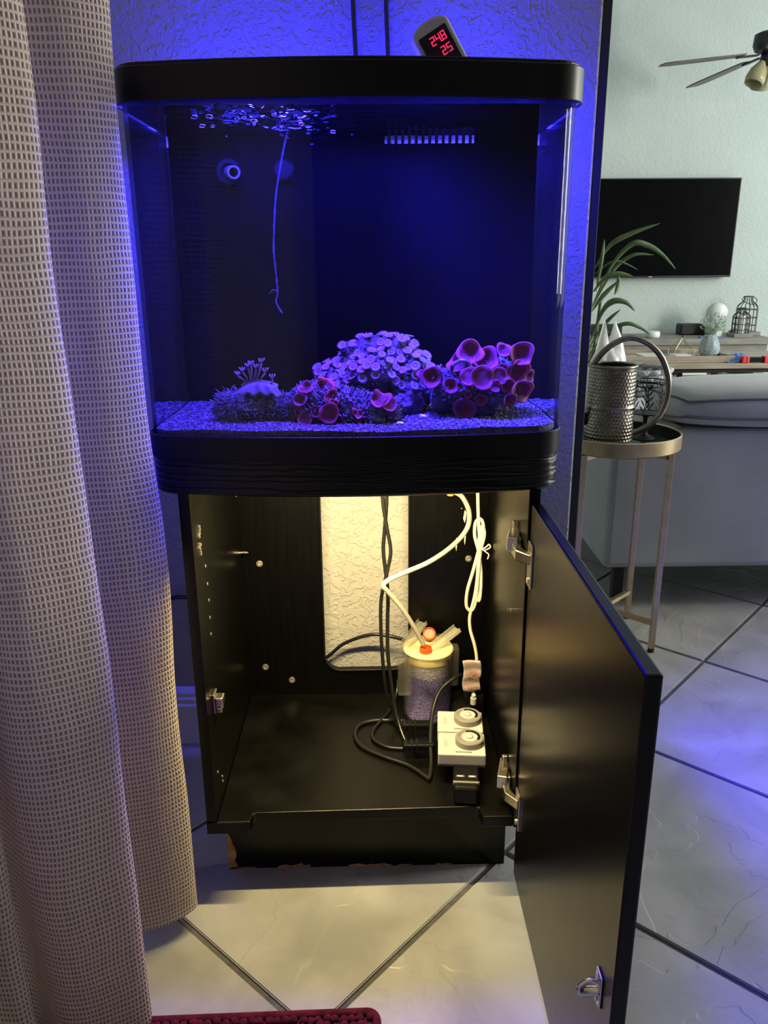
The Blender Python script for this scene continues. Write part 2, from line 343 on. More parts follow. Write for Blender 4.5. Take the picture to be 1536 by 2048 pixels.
def weave_material():
    m = bpy.data.materials.new('woven_curtain'); m.use_nodes = True; nt = m.node_tree; N = nt.nodes; Lk = nt.links
    b = N['Principled BSDF']; b.inputs['Roughness'].default_value = .85; b.inputs['Sheen Weight'].default_value = .15
    uv = N.new('ShaderNodeUVMap'); uv.uv_map = 'cloth'
    nz = N.new('ShaderNodeTexNoise'); nz.inputs['Scale'].default_value = 9; nz.inputs['Detail'].default_value = 2
    Lk.new(uv.outputs[0], nz.inputs['Vector'])
    vm = N.new('ShaderNodeVectorMath'); vm.operation = 'MULTIPLY_ADD'; vm.inputs[1].default_value = (.010, .010, 0)
    Lk.new(nz.outputs['Color'], vm.inputs[0]); Lk.new(uv.outputs[0], vm.inputs[2])
    sp = N.new('ShaderNodeSeparateXYZ'); Lk.new(vm.outputs[0], sp.inputs[0])
    def wave(src, period, ph=0):
        a = N.new('ShaderNodeMath'); a.operation = 'MULTIPLY_ADD'; a.inputs[1].default_value = 2*PI/period; a.inputs[2].default_value = ph
        Lk.new(src, a.inputs[0]); s = N.new('ShaderNodeMath'); s.operation = 'SINE'; Lk.new(a.outputs[0], s.inputs[0])
        r = N.new('ShaderNodeMapRange'); r.inputs[1].default_value = -1; Lk.new(s.outputs[0], r.inputs[0]); return r.outputs[0]
    wv0 = wave(sp.outputs['Y'], .0072); pwv = N.new('ShaderNodeMath'); pwv.operation = 'POWER'; pwv.inputs[1].default_value = 2.2; Lk.new(wv0, pwv.inputs[0]); wv = pwv.outputs[0]; wu = wave(sp.outputs['X'], .0043)
    # weft cords swell irregularly
    st = N.new('ShaderNodeMapping'); st.inputs['Scale'].default_value = (12, 139, 1); Lk.new(vm.outputs[0], st.inputs[0])
    n2 = N.new('ShaderNodeTexNoise'); n2.inputs['Scale'].default_value = 1; n2.inputs['Detail'].default_value = 2; Lk.new(st.outputs[0], n2.inputs['Vector'])
    st2 = N.new('ShaderNodeMapping'); st2.inputs['Scale'].default_value = (232, 10, 1); Lk.new(vm.outputs[0], st2.inputs[0])
    n3 = N.new('ShaderNodeTexNoise'); n3.inputs['Scale'].default_value = 1; n3.inputs['Detail'].default_value = 2; Lk.new(st2.outputs[0], n3.inputs['Vector'])
    mul = N.new('ShaderNodeMath'); mul.operation = 'MULTIPLY'; Lk.new(wv, mul.inputs[0]); Lk.new(n2.outputs['Fac'], mul.inputs[1])
    mu2 = N.new('ShaderNodeMath'); mu2.operation = 'MULTIPLY'; Lk.new(wu, mu2.inputs[0]); Lk.new(n3.outputs['Fac'], mu2.inputs[1])
    mxx = N.new('ShaderNodeMath'); mxx.operation = 'MAXIMUM'; Lk.new(mul.outputs[0], mxx.inputs[0])
    sc = N.new('ShaderNodeMath'); sc.operation = 'MULTIPLY'; sc.inputs[1].default_value = .8; Lk.new(mu2.outputs[0], sc.inputs[0]); Lk.new(sc.outputs[0], mxx.inputs[1])
    ramp = N.new('ShaderNodeValToRGB'); e = ramp.color_ramp.elements
    e[0].position = .05; e[0].color = (.20, .165, .15, 1); e[1].position = .33; e[1].color = (.68, .585, .50, 1)
    Lk.new(mxx.outputs[0], ramp.inputs[0]); Lk.new(ramp.outputs[0], b.inputs['Base Color'])
    bp = N.new('ShaderNodeBump'); bp.inputs['Strength'].default_value = .8; bp.inputs['Distance'].default_value = .0040
    Lk.new(mxx.outputs[0], bp.inputs['Height']); Lk.new(bp.outputs[0], b.inputs['Normal'])
    t = N.new('ShaderNodeBsdfTranslucent'); Lk.new(ramp.outputs[0], t.inputs[0])
    ms = N.new('ShaderNodeMixShader'); ms.inputs[0].default_value = .30
    Lk.new(b.outputs[0], ms.inputs[1]); Lk.new(t.outputs[0], ms.inputs[2]); Lk.new(ms.outputs[0], N['Material Output'].inputs[0])
    return m
M['curtain'] = weave_material()

# ================================================================== ROOM SHELL
WY = .417
fl = thing('floor', None, None, (0, 0, 0), kind='structure')
fb = MB().box(-1.6, 4.6, -3.2, 4.4, -.06, -.0035).build('grout_bed', M['grout'], fl)
T = .4256; th = math.radians(47.4); g = .0042
tm = MB()
h = T/2-g
tm.box(-h, h, -h, h, -.010, 0)
tme = tm.mesh('tile', M['tile'])
bm = bmesh.new(); bm.from_mesh(tme)
bmesh.ops.bevel(bm, geom=[e for e in bm.edges if all(v.co.z > -.001 for v in e.verts)], offset=.0016, segments=2, affect='EDGES')
bm.to_mesh(tme); bm.free()
n0 = Vector((-math.sin(th), math.cos(th), 0)); n1 = Vector((math.cos(th), math.sin(th), 0))
for i in range(-14, 15):
    for j in range(-14, 15):
        c = n0*(-.102+(i+.5)*T)+n1*(-.222+(j+.5)*T)
        if -1.3 < c.x < 4.3 and -2.9 < c.y < 4.1:
            link('tile', tme, fl, loc=(c.x, c.y, random.uniform(-.0004, .0004)), rot=(random.uniform(-.0006, .0006), random.uniform(-.0006, .0006), th+PI/2*random.randint(0, 3)))

struct(MB().box(-1.6, .372, WY, WY+.10, 0, 2.6).build('wall_back', M['wall'], bevel=.004))
struct(MB().box(.3725, .387, WY+.004, WY+.10, 0, 2.6).build('wall_end_strip', M['strip_dark'], bevel=.001))  # narrow dark strip along the free end of the wall
def baseboard(name, x0, x1, yf, yw):
    prof = [(yw, 0), (yf, 0), (yf, .083), (yf+.003, .087), (yf+.003, .096), (yf+.006, .100), (yf+.006, .108), (yw-.003, .119), (yw, .119)]
    m = MB(); m.prism(prof, x0, x1, lambda u, v, w: (w, u, v)); return struct(m.build(name, M['base']))
baseboard('baseboard_back', -.48, .372, .402, .4168)
struct(MB().box(-1.6, 4.6, 4.35, 4.45, 0, 2.6).build('wall_far', M['wall_far']))
baseboard('baseboard_far', -1.5, 4.5, 4.334, 4.3495)
m = MB(); m.box(4.52, 4.62, -3.2, .42, 0, 2.6).box(4.52, 4.62, 1.13, 1.15, 0, 2.6).box(4.52, 4.62, .42, 1.13, 0, .6).box(4.52, 4.62, .42, 1.13, 2.3, 2.6).box(4.52, 4.62, 4.05, 4.35, 0, 2.6).box(4.52, 4.62, 1.15, 4.05, 0, .5).box(4.52, 4.62, 1.15, 4.05, 2.4, 2.6)
struct(m.build('wall_right', M['wall_far']))
m = MB(); m.box(-.60, -.50, .0, WY, 0, 2.6).box(-.60, -.50, -3.2, -1.8, 0, 2.6).box(-.60, -.50, -1.8, .0, 2.15, 2.6)
struct(m.build('wall_left', M['wall']))
struct(MB().box(-1.7, -1.6, WY, 4.45, 0, 2.6).build('wall_living_left', M['wall_far']))
struct(MB().box(-.6, 4.62, -3.3, -3.2, 0, 2.6).build('wall_front', M['wall_dim']))
struct(MB().box(-1.7, 4.62, -3.3, 4.45, 2.6, 2.7).build('ceiling', M['ceiling']))
def window(name, f, u0, u1, v0, v1, mull):
    w = thing(name, None, None, f((u0+u1)/2, 0, v0), kind='structure')
    t = .045
    for a in ((u0, u0+t, v0, v1), (u1-t, u1, v0, v1), (u0+t, u1-t, v0, v0+t), (u0+t, u1-t, v1-t, v1), ((u0+u1)/2-t/2, (u0+u1)/2+t/2, v0+t, v1-t)):
        m = MB(); m.prism([(a[0], a[2]), (a[1], a[2]), (a[1], a[3]), (a[0], a[3])], -.03, .03, lambda u, v, w_: f(u, w_, v)); m.build('frame', M['winframe'], w)
    for a in ((u0+t, (u0+u1)/2-t/2), ((u0+u1)/2+t/2, u1-t)):
        m = MB(); m.prism([(a[0], v0+t), (a[1], v0+t), (a[1], v1-t), (a[0], v1-t)], -.004, .004, lambda u, v, w_: f(u, w_, v)); m.build('pane', M['glass2'], w)
window('window_1', lambda u, d, v: (-.55+d, u, v), -1.8, 0, 0.02, 2.15, 1)
window('window_3', lambda u, d, v: (4.57+d, u, v), .42, 1.13, .6, 2.3, 1)
window('window_2', lambda u, d, v: (4.57+d, u, v), 1.15, 4.05, .5, 2.4, 1)

# ================================================================== AQUARIUM
XC = -.0125
def outline(hw, yb, yf, bow, r, nb=24, nc=8):
    P = [(XC-hw, yb), (XC-hw, (yb+yf+r)/2)]
    for i in range(nc+1):
        q = PI+PI/2*i/nc; P.append((XC-hw+r+r*math.cos(q), yf+r+r*math.sin(q)))
    e = hw-r
    for i in range(1, nb):
        x = -e+2*e*i/nb; P.append((XC+x, yf-bow*(1-(x/e)**2)))
    for i in range(nc+1):
        q = 1.5*PI+PI/2*i/nc; P.append((XC+hw-r+r*math.cos(q), yf+r+r*math.sin(q)))
    return P+[(XC+hw, (yb+yf+r)/2), (XC+hw, yb)]
def shell(o, i, z0, z1):       # wall between outer and inner outline, U-shaped
    m = MB(); n = len(o)
    vs = [(x, y, z0) for x, y in o]+[(x, y, z1) for x, y in o]+[(x, y, z0) for x, y in i]+[(x, y, z1) for x, y in i]
    fs = []
    for k in range(n-1):
        fs += [(k, k+1, n+k+1, n+k), (2*n+k, 3*n+k, 3*n+k+1, 2*n+k+1), (n+k, n+k+1, 3*n+k+1, 3*n+k), (k, 2*n+k, 2*n+k+1, k+1)]
    fs += [(0, n, 3*n, 2*n), (n-1, 3*n-1, 4*n-1, 2*n-1)]
    return m.add(vs, fs)
def slab(o, z0, z1, m=None):
    m = m or MB(); n = len(o)
    return m.add([(x, y, z0) for x, y in o]+[(x, y, z1) for x, y in o], [tuple(reversed(range(n))), tuple(range(n, 2*n))]+[(k, (k+1) % n, n+(k+1) % n, n+k) for k in range(n)])
YB = .372
aq = thing('aquarium', 'bow-front glass reef aquarium glowing blue on black cabinet', 'aquarium', (XC, .17, .682))
shell(outline(.2575, YB, -.012, .022, .036), outline(.2525, YB, -.007, .022, .031), .706, 1.084).build('glass_front', M['glass_dry'], aq, auto=40)
gf = bpy.data.objects['glass_front'].data; gf.materials.append(M['glass'])
for p in gf.polygons:
    if abs(p.normal.x) > .9995: p.material_index = 1
m = shell(outline(.2605, YB, -.0155, .022, .038), outline(.2575, YB, -.0125, .022, .036), .682, .712)
m.build('bottom_frame', M['plastic_black'], aq, auto=40, bevel=.0015)
slab(outline(.2565, YB, -.011, .022, .036), .684, .700).build('tank_base', M['plastic_black'], aq)
BY = .205   # partition in front of the filter chamber
m = MB(); m.box(XC-.251, XC+.251, BY, BY+.004, .7005, 1.066); m.box(XC-.251, .030, BY, BY+.004, 1.066, 1.083).box(.152, XC+.251, BY, BY+.004, 1.066, 1.083)
m.build('partition', M['tank_back'], aq)
MB().box(XC-.2525, XC+.2525, YB-.005, YB, .7005, 1.083).build('back_panel', M['tank_back'], aq)
for k in range(13):
    x = .034+k*.0092
    MB().box(x, x+.0042, BY-.001, BY+.004, 1.066, 1.083).build('grille_tooth', M['matte_black'], aq, bevel=.001)
# return nozzle
m = MB(); m.lathe([(.0165, 0), (.0165, .012), (.011, .012), (.010, .004), (.0001, .004)], 20, (-.182, BY-.001, 1.031), Matrix.Rotation(PI/2, 3, 'X'))
nz = m.build('nozzle_base', M['plastic_black'], aq, smooth=False)
m = MB(); Mr = Matrix.Rotation(PI/2+.1, 3, 'X') @ Matrix.Rotation(.3, 3, 'Y')
m.lathe([(.0085, -.01), (.0085, .022), (.0062, .022), (.0062, -.008)], 18, (-.178, BY-.014, 1.030), Mr)
m.build('nozzle', M['grey_pl'], nz, smooth=False)
# second fitting (pump intake)
m = MB(); m.lathe([(.014, 0), (.014, .01), (.011, .012), (.0001, .012)], 18, (-.108, BY-.001, 1.033), Matrix.Rotation(PI/2, 3, 'X'))
m.build('intake_cap', M['plastic_black'], aq)
# water surface (rippled near the return)
def ws(u, v):
    x = XC-.2505+.501*u; y = -.026+.230*v
    a = math.exp(-((x+.10)/.085)**2)
    z = 1.0755+.0004*noise.noise((x*40, y*40, 0))+a*.0042*noise.noise((x*75, y*75, 3))+a*.0018*noise.noise((x*180, y*180, 9))
    return (x, y, z)
wm = MB(); wm.grid(150, 80, ws); wo = wm.build('water_surface', M['water'], aq, smooth=True, fix=False)
# drifting bubbles under the surface
bub = MB(); bub.sphere((0, 0, 0), 1, n=8, m=6); bme = bub.mesh('bubble', M['glass2'], True)
for k in range(26):
    x = random.gauss(-.11, .045); s = random.uniform(.0010, .0026)
    link('bubble', bme, aq, loc=(x, random.uniform(0, .16), 1.0735-abs(random.gauss(0, .006))), scale=(s*1.6, s, s*.8))
# lid
lid = thing('aquarium_hood', 'black rounded hood with built-in lights on top of the aquarium', 'aquarium hood', (XC, .17, 1.084))
shell(outline(.2635, YB+.004, -.019, .022, .042), outline(.2585, YB+.004, -.014, .022, .037), 1.0805, 1.1165).build('rim', M['plastic_black'], lid, auto=40, bevel=.0015)
slab(outline(.259, YB+.002, -.0145, .022, .037), 1.112, 1.1205).build('top_panel', M['plastic_black'], lid, bevel=.002)
m = MB().box(XC-.21, XC+.21, .03, .17, 1.103, 1.112); m.build('light_housing', M['plastic_black'], lid)
l1 = area('actinic_led_bar', (XC-.02, .075, 1.101), (XC-.02, .075, 0), .36, .08, 16.0, (.024, .018, 1.0)); setp(l1, lid)
l2 = area('violet_coral_fill', (XC, .06, 1.101), (XC, .08, 0), .34, .06, 1.6, (.22, .05, 1.0), 75); setp(l2, lid)  # added narrow lamp that gives the corals their purple tint
l5 = area('side_floor_fill', (.06, .09, 1.098), (.62, .28, .0), .12, .05, 10.0, (.030, .022, 1.0), 80); setp(l5, lid)  # added lamp tilted through the right pane to throw blue on the floor
# added lamps along the hood's rear edge, standing in for leaked tank light
l3 = area('rear_wall_fill', (XC+.0, .392, 1.108), (XC, .43, 1.60), .48, .012, 10, (.014, .011, 1.0), 170); setp(l3, lid)

l6 = area('rear_wall_fill_lower', (XC+.02, .388, 1.10), (XC+.02, .425, .60), .50, .012, 6, (.028, .022, 1.0), 170); setp(l6, lid)  # second added lamp, aimed down to spread blue below hood level

l7 = area('right_wall_fill', (.15, .285, 1.096), (.36, .425, .82), .10, .05, 2.6, (.018, .014, 1.0), 150); setp(l7, lid)  # added lamp behind the partition, turns the right wall strip blue
l8 = area('left_wall_fill', (-.17, .285, 1.096), (-.40, .425, .82), .10, .05, 3, (.028, .020, 1.0), 150); setp(l8, lid)  # added counterpart for the wall on the left side

l9 = area('corner_wall_fill', (.256, .335, 1.10), (.34, .43, 1.05), .09, .02, 1.5, (.014, .011, 1.0), 175); setp(l9, lid)  # added lamp just outside the hood, evens the blue on the right wall

# gravel bed
def gz(x, y):
    z = .716+.0035*noise.noise((x*14, y*14, 1))+.0035*math.exp(-((x-.12)/.10)**2-((y-.0)/.03)**2)
    z += .004*math.exp(-((x+.16)/.07)**2-((y-.01)/.05)**2)
    return z
gb = MB()
ol = outline(.2520, BY-.0005, -.0065, .0215, .031)
def gv(u, v):
    x = XC-.2515+.503*u
    xr = (x-XC)/.2215
    yf = -.006-.0213*(1-min(1, xr*xr)) if abs(xr) <= 1 else -.006+.031-math.sqrt(max(0, .031**2-(abs(x-XC)-.2215)**2))
    y = yf+(BY-.0005-yf)*v
    return (x, y, gz(x, y)+.0007*noise.noise((x*300, y*300, 5)))
gb.grid(200, 110, gv)
n0g = len(gb.v)
# skirt down to the tank base
for i in range(199):
    a, b_ = gb.v[i*110], gb.v[(i+1)*110]
    gb.add([a, b_, (b_[0], b_[1], .701), (a[0], a[1], .701)], [(0, 1, 2, 3)])
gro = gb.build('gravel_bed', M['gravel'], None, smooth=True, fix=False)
tag(gro, 'pale crushed aragonite gravel covering the aquarium bottom', 'gravel', kind='stuff')
# loose grains on top of the bed
gr = MB(); octa = [(1,0,0), (-1,0,0), (0,1,0), (0,-1,0), (0,0,1), (0,0,-1)]; of = [(0,2,4), (2,1,4), (1,3,4), (3,0,4), (2,0,5), (1,2,5), (3,1,5), (0,3,5)]
for k in range(9000):
    x, y, _ = gv(random.uniform(.004, .996), random.random()**1.35)
    s = random.uniform(.0008, .0019); q = Matrix.Rotation(random.random()*6, 3, random.choice('XYZ')) @ Matrix.Rotation(random.random()*6, 3, 'Z')
    z = gz(x, y)+.0004
    gr.add([Vector((x, y, z))+q @ Vector((p[0]*s*1.3, p[1]*s, p[2]*s*.7)) for p in octa], of)
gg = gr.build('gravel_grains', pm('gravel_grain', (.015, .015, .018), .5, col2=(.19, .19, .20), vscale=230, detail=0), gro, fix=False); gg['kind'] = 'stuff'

# ---------------- rocks and corals
def blob(m, c, rx, ry, rz, seed, amp=.32, fr=1.7, sub=4):
    bm = bmesh.new(); bmesh.ops.create_icosphere(bm, subdivisions=sub, radius=1)
    vs = []
    for v in bm.verts:
        p = v.co.normalized()
        d = 1+amp*noise.noise(p*fr+Vector((seed*7.3, seed*3.1, 0)))+amp*.5*noise.noise(p*fr*2.7+Vector((seed, 0, 5)))+amp*.28*noise.noise(p*fr*6.5+Vector((0, seed, 9)))
        vs.append((c[0]+p.x*d*rx, c[1]+p.y*d*ry, c[2]+p.z*d*rz))
    fs = [tuple(v.index for v in f.verts) for f in bm.faces]; bm.free()
    return m.add(vs, fs)
def surf(rock, p, d):      # nearest outward hit of a ray from p along d, coming from outside
    o = Vector(p)+Vector(d)*.3
    hit, loc, nor, _ = rock.ray_cast(o, -Vector(d), distance=.6)
    return (loc, nor) if hit else None
def zoa_mesh(name, seed, m1):
    m = MB(); n = 20; rnd = random.Random(seed)
    m.lathe([(.30, -1.1), (.34, -.4), (.62, -.08), (.96, .06), (1.0, .14), (.80, .13), (.58, .03), (.34, -.02)], n)
    o = link(name, m.mesh(name, m1, True)); me = o.data
    me.materials.append(M['zoa_ring']); me.materials.append(M['zoa_mouth'])
    r2 = MB(); r2.v = [tuple(v.co) for v in me.vertices]; r2.f = [tuple(p.vertices) for p in me.polygons]
    k0 = len(r2.f); r2.lathe([(.34, -.02), (.20, .0), (.13, .02)], n); k1 = len(r2.f)
    r2.lathe([(.13, .02), (.07, .07), (.001, .09)], 10); k2 = len(r2.f)
    for j in range(26):
        q = 2*PI*j/26; w = .055; L = rnd.uniform(.14, .30); a = Vector((math.cos(q), math.sin(q), 0)); t = Vector((-a.y, a.x, 0))
        r2.add([a*.97+t*w+Vector((0,0,.10)), a*.97-t*w+Vector((0,0,.10)), a*(.97+L)+Vector((0,0,.10+rnd.uniform(-.05, .22)))], [(0, 1, 2)])
    me2 = r2.mesh(name, m1, True, fix=False); me2.materials.append(M['zoa_ring']); me2.materials.append(M['zoa_mouth'])
    for i, p in enumerate(me2.polygons): p.material_index = 1 if k0 <= i < k1 else 2 if k1 <= i < k2 else 0
    bpy.data.objects.remove(o); return me2
ZO = [zoa_mesh('polyp', s, mm) for s, mm in ((1, M['zoa']), (2, pm('zoanthid_grey', (.10, .10, .10), .6, col2=(.21, .20, .19), vscale=70)), (3, pm('zoanthid_rose', (.13, .075, .075), .6, col2=(.22, .14, .12), vscale=70)))]
def mush_mesh(name, seed, mat, depth=.42, wavy=.14):
    m = MB(); rnd = random.Random(seed); a, b, c = [rnd.uniform(0, 6) for _ in range(3)]
    prof = [(.20, -1.0), (.25, -.7), (.45, -.42), (.80, -.12), (1.0, .05), (1.03, .11), (.96, .12), (.75, -.04), (.5, -depth*.6), (.28, -depth*.9), (.14, -depth), (.10, -depth*.86), (.0005, -depth*.80)]
    def wv(p, i, q):
        f = min(1, max(0, (math.hypot(p.x, p.y)-.35)/.6))
        k = 1+wavy*f*(math.sin(2*q+a)*.6+math.sin(3*q+b)*.5+math.sin(5*q+c)*.25)
        return Vector((p.x*k, p.y*k, p.z+f*wavy*1.1*(math.sin(3*q+b)+.6*math.sin(4*q+a))))
    m.lathe(prof, 36, wav=wv); me = m.mesh(name, mat, True); me.materials.append(M['mush_in'])
    for i, p in enumerate(me.polygons):
        if i % (len(prof)-1) >= 7: p.material_index = 1
    return me
MU = [mush_mesh('mushroom_polyp', 1, M['mush']), mush_mesh('mushroom_polyp', 2, M['mush_dark'], .6, .1), mush_mesh('mushroom_polyp', 3, M['mush'], .2, .22), mush_mesh('mushroom_polyp', 4, M['mush_pink'], .25, .25), mush_mesh('mushroom_polyp', 5, M['mush'], .08, .07)]
def put(me, parent, name, loc, nor, s, tw=None):
    q = Vector(nor).to_track_quat('Z', 'Y') @ Matrix.Rotation(tw if tw is not None else random.random()*6.28, 3, 'Z').to_quaternion()
    return link(name, me, parent, loc=loc, quat=q, scale=(s, s, s))

# zoanthid colony in the middle
zr = thing('zoanthid_colony', 'tall live rock covered in small lilac zoanthid polyps at tank centre', 'coral', (.02, .13, .716))
m = MB(); blob(m, (.018, .135, .765), .062, .045, .046, 3); blob(m, (.060, .120, .745), .032, .030, .046, 5); blob(m, (-.030, .130, .745), .040, .040, .036, 8)
rk = m.build('rock', M['rock'], zr, smooth=True)
m = MB(); blob(m, (.053, .100, .728), .026, .022, .026, 12, .2); m.build('rock_foot', M['rock_dark'], zr, smooth=True)
bpy.context.view_layer.update()
pl = []
def scatter(rock, c, n, dmin, rng, view=Vector((0, -.9, .3)), tries=6000):
    rnd = random.Random(rng); out = []
    for _ in range(tries):
        d = Vector((rnd.gauss(0, 1), rnd.gauss(0, 1), rnd.gauss(0, 1))).normalized()
        if d.z < -.15 or d.dot(view) < -.25: continue
        h = surf(rock, (c[0]+rnd.uniform(-.05, .05), c[1]+rnd.uniform(-.02, .02), c[2]+rnd.uniform(-.02, .02)), d)
        if not h: continue
        if any((h[0]-p).length < dmin for p, _ in out): continue
        out.append(h)
        if len(out) >= n: break
    return out
for p, nr in scatter(rk, (.018, .135, .76), 120, .0088, 4):
    if p.z < .735: continue
    nn = (nr*.6+Vector((0, -.45, .55))).normalized()
    s = random.uniform(.0050, .0072)
    put(random.choice(ZO), zr, 'polyp', p+nn*s*.8, nn, s)
fr = MB(); rnd = random.Random(2)      # pale frilly growths between polyps
for p, nr in scatter(rk, (.018, .135, .755), 260, .004, 9):
    for _ in range(2):
        d = (nr+Vector((rnd.uniform(-.8, .8), rnd.uniform(-.8, .8), rnd.uniform(-.3, .8)))).normalized()
        fr.tube([p-nr*.001, p+d*.003, p+d*.0055+Vector((rnd.uniform(-.002, .002), 0, rnd.uniform(-.001, .002)))], [.0011, .0009, .0003], 4)
fo = fr.build('frill', M['coralline'], zr, smooth=True); fo['kind'] = 'stuff'

# mushroom coral rock at the right
mr = thing('mushroom_coral_rock', 'dark live rock crowned with purple mushroom corals at right of tank', 'coral', (.155, .09, .716))
m = MB(); blob(m, (.150, .090, .745), .056, .038, .036, 21, .28); blob(m, (.180, .100, .750), .034, .030, .034, 23); blob(m, (.108, .085, .748), .022, .022, .030, 25)
mrk = m.build('rock', M['rock_dark'], mr, smooth=True)
bpy.context.view_layer.update()
CAMP = Vector((.008, -.978, .915))
for (px, pz, r, k, tx, tz) in ((.137, .795, .0165, 0, .0, .35), (.158, .784, .0165, 0, .05, .45), (.182, .797, .0100, 0, .0, .6), (.201, .793, .0165, 0, .25, .3), (.196, .775, .0155, 0, .25, -.05), (.126, .779, .0150, 2, -.2, .6),
                       (.150, .768, .0150, 4, .0, .2), (.135, .768, .0120, 4, -.1, .3), (.172, .769, .0110, 4, .1, .2), (.178, .771, .0120, 1, .1, .2), (.199, .752, .0155, 0, .35, -.1), (.184, .757, .0100, 1, .2, .0),
                       (.091, .766, .0140, 1, -.35, .25), (.111, .757, .0100, 1, -.1, .3), (.186, .742, .0090, 1, .2, -.2), (.213, .766, .0090, 0, .6, .1), (.121, .756, .0058, 1, .0, .2), (.135, .757, .0055, 1, .0, .2),
                       (.133, .747, .0050, 1, 0, .1), (.129, .730, .0150, 1, 0, -.1), (.212, .750, .0080, 2, .6, -.1), (.166, .758, .0085, 2, .0, .2), (.080, .769, .0080, 2, -.6, .4), (.150, .742, .0080, 1, .0, -.1)):
    o_ = Vector((px, -.15, pz)); hit, loc, nor, _ = mrk.ray_cast(o_, Vector((0, 1, 0)), distance=.4)
    if not hit: loc = Vector((px, .085, pz))
    nn = Vector((tx, -.85, tz)).normalized()
    put(MU[k], mr, 'mushroom_polyp', loc+nn*r*.75, nn, r)
fr = MB(); rnd = random.Random(3)
for p, nr in scatter(mrk, (.145, .09, .75), 200, .0045, 19):
    if p.z < .742 and rnd.random() < .75: continue
    if p.x > .16 and rnd.random() < .6: continue
    for _ in range(3):
        d = (nr+Vector((rnd.uniform(-.8, .8), rnd.uniform(-.8, .8), rnd.uniform(-.3, .8)))).normalized()
        fr.tube([p-nr*.001, p+d*.0035, p+d*.006+Vector((rnd.uniform(-.002, .002), 0, rnd.uniform(-.001, .002)))], [.0012, .0010, .0003], 4)
fo = fr.build('frill', M['coralline'], mr, smooth=True); fo['kind'] = 'stuff'
m = MB()   # arched pale worm tube over the top left
m.tube(cr([(.112, .070, .768), (.114, .066, .783), (.124, .062, .790), (.134, .062, .787), (.139, .064, .776)], 6), .0026, 8); m.build('tube_arch', M['coralline'], mr, smooth=True)

# star polyp rock at the left
sr = thing('star_polyp_rock', 'rounded rock of wispy star polyps with frilly leather coral at left', 'coral', (-.15, .05, .716))
m = MB(); blob(m, (-.158, .045, .733), .034, .028, .026, 31, .2); blob(m, (-.140, .055, .745), .026, .022, .020, 33, .2); blob(m, (-.178, .045, .744), .010, .010, .010, 35); blob(m, (-.118, .052, .730), .022, .020, .020, 36)
srk = m.build('rock', M['rock'], sr, smooth=True)
bpy.context.view_layer.update()
m = MB(); rnd = random.Random(5)
for p, nr in scatter(srk, (-.148, .048, .733), 700, .0021, 6):
    if p.z > .752: continue
    d = (nr*.8+Vector((rnd.uniform(-.3, .3), -.2, rnd.uniform(.1, .7)))).normalized(); L = rnd.uniform(.006, .012)
    m.tube([p, p+d*L*.6, p+d*L+Vector((rnd.uniform(-.003, .003), 0, rnd.uniform(-.002, .001)))], [.0007, .0006, .0002], 4)
o = m.build('tentacles', M['star'], sr, smooth=True); o['kind'] = 'stuff'
def lea(u, v):
    q = -1.25+2.5*u; r = .010+.020*v
    rip = .0035*math.sin(q*13)*v
    return (-.136+math.sin(q)*(r+.004), .040-math.cos(q)*.016*(.4+v*.8), .766-.013*v*v+rip*.6+.003*math.cos(q*2))
m = MB(); m.grid(60, 12, lea); o = m.build('leather_coral', M['leather'], sr, smooth=True); sd = o.modifiers.new('solid', 'SOLIDIFY'); sd.thickness = .003
m = MB(); blob(m, (-.137, .05, .760), .024, .016, .009, 41, .2); m.build('leather_top', M['leather'], sr, smooth=True)
for k, (x, z, dx, dz) in enumerate(((-.150, .766, -.006, .014), (-.147, .767, -.002, .018), (-.143, .768, .004, .016), (-.140, .768, .008, .023), (-.146, .766, .001, .022), (-.138, .766, .010, .013), (-.152, .765, -.010, .010), (-.122, .760, .003, .011))):
    a = Vector((x, .048, z)); b_ = a+Vector((dx, -.002, dz)); m = MB()
    m.tube([a, (a+b_)/2+Vector((.001, 0, .001)), b_], [.0014, .0013, .0015], 6)
    for q in range(8):
        w = 2*PI*q/8; m.tube([b_, b_+Vector((math.cos(w)*.0030, math.sin(w)*.003, .0035)), b_+Vector((math.cos(w)*.0040, math.sin(w)*.004, .0065))+Vector((dx, 0, 0))*.15], [.0007, .0006, .0003], 4)
    m.build('feather_polyp', M['feather'], sr, smooth=True)

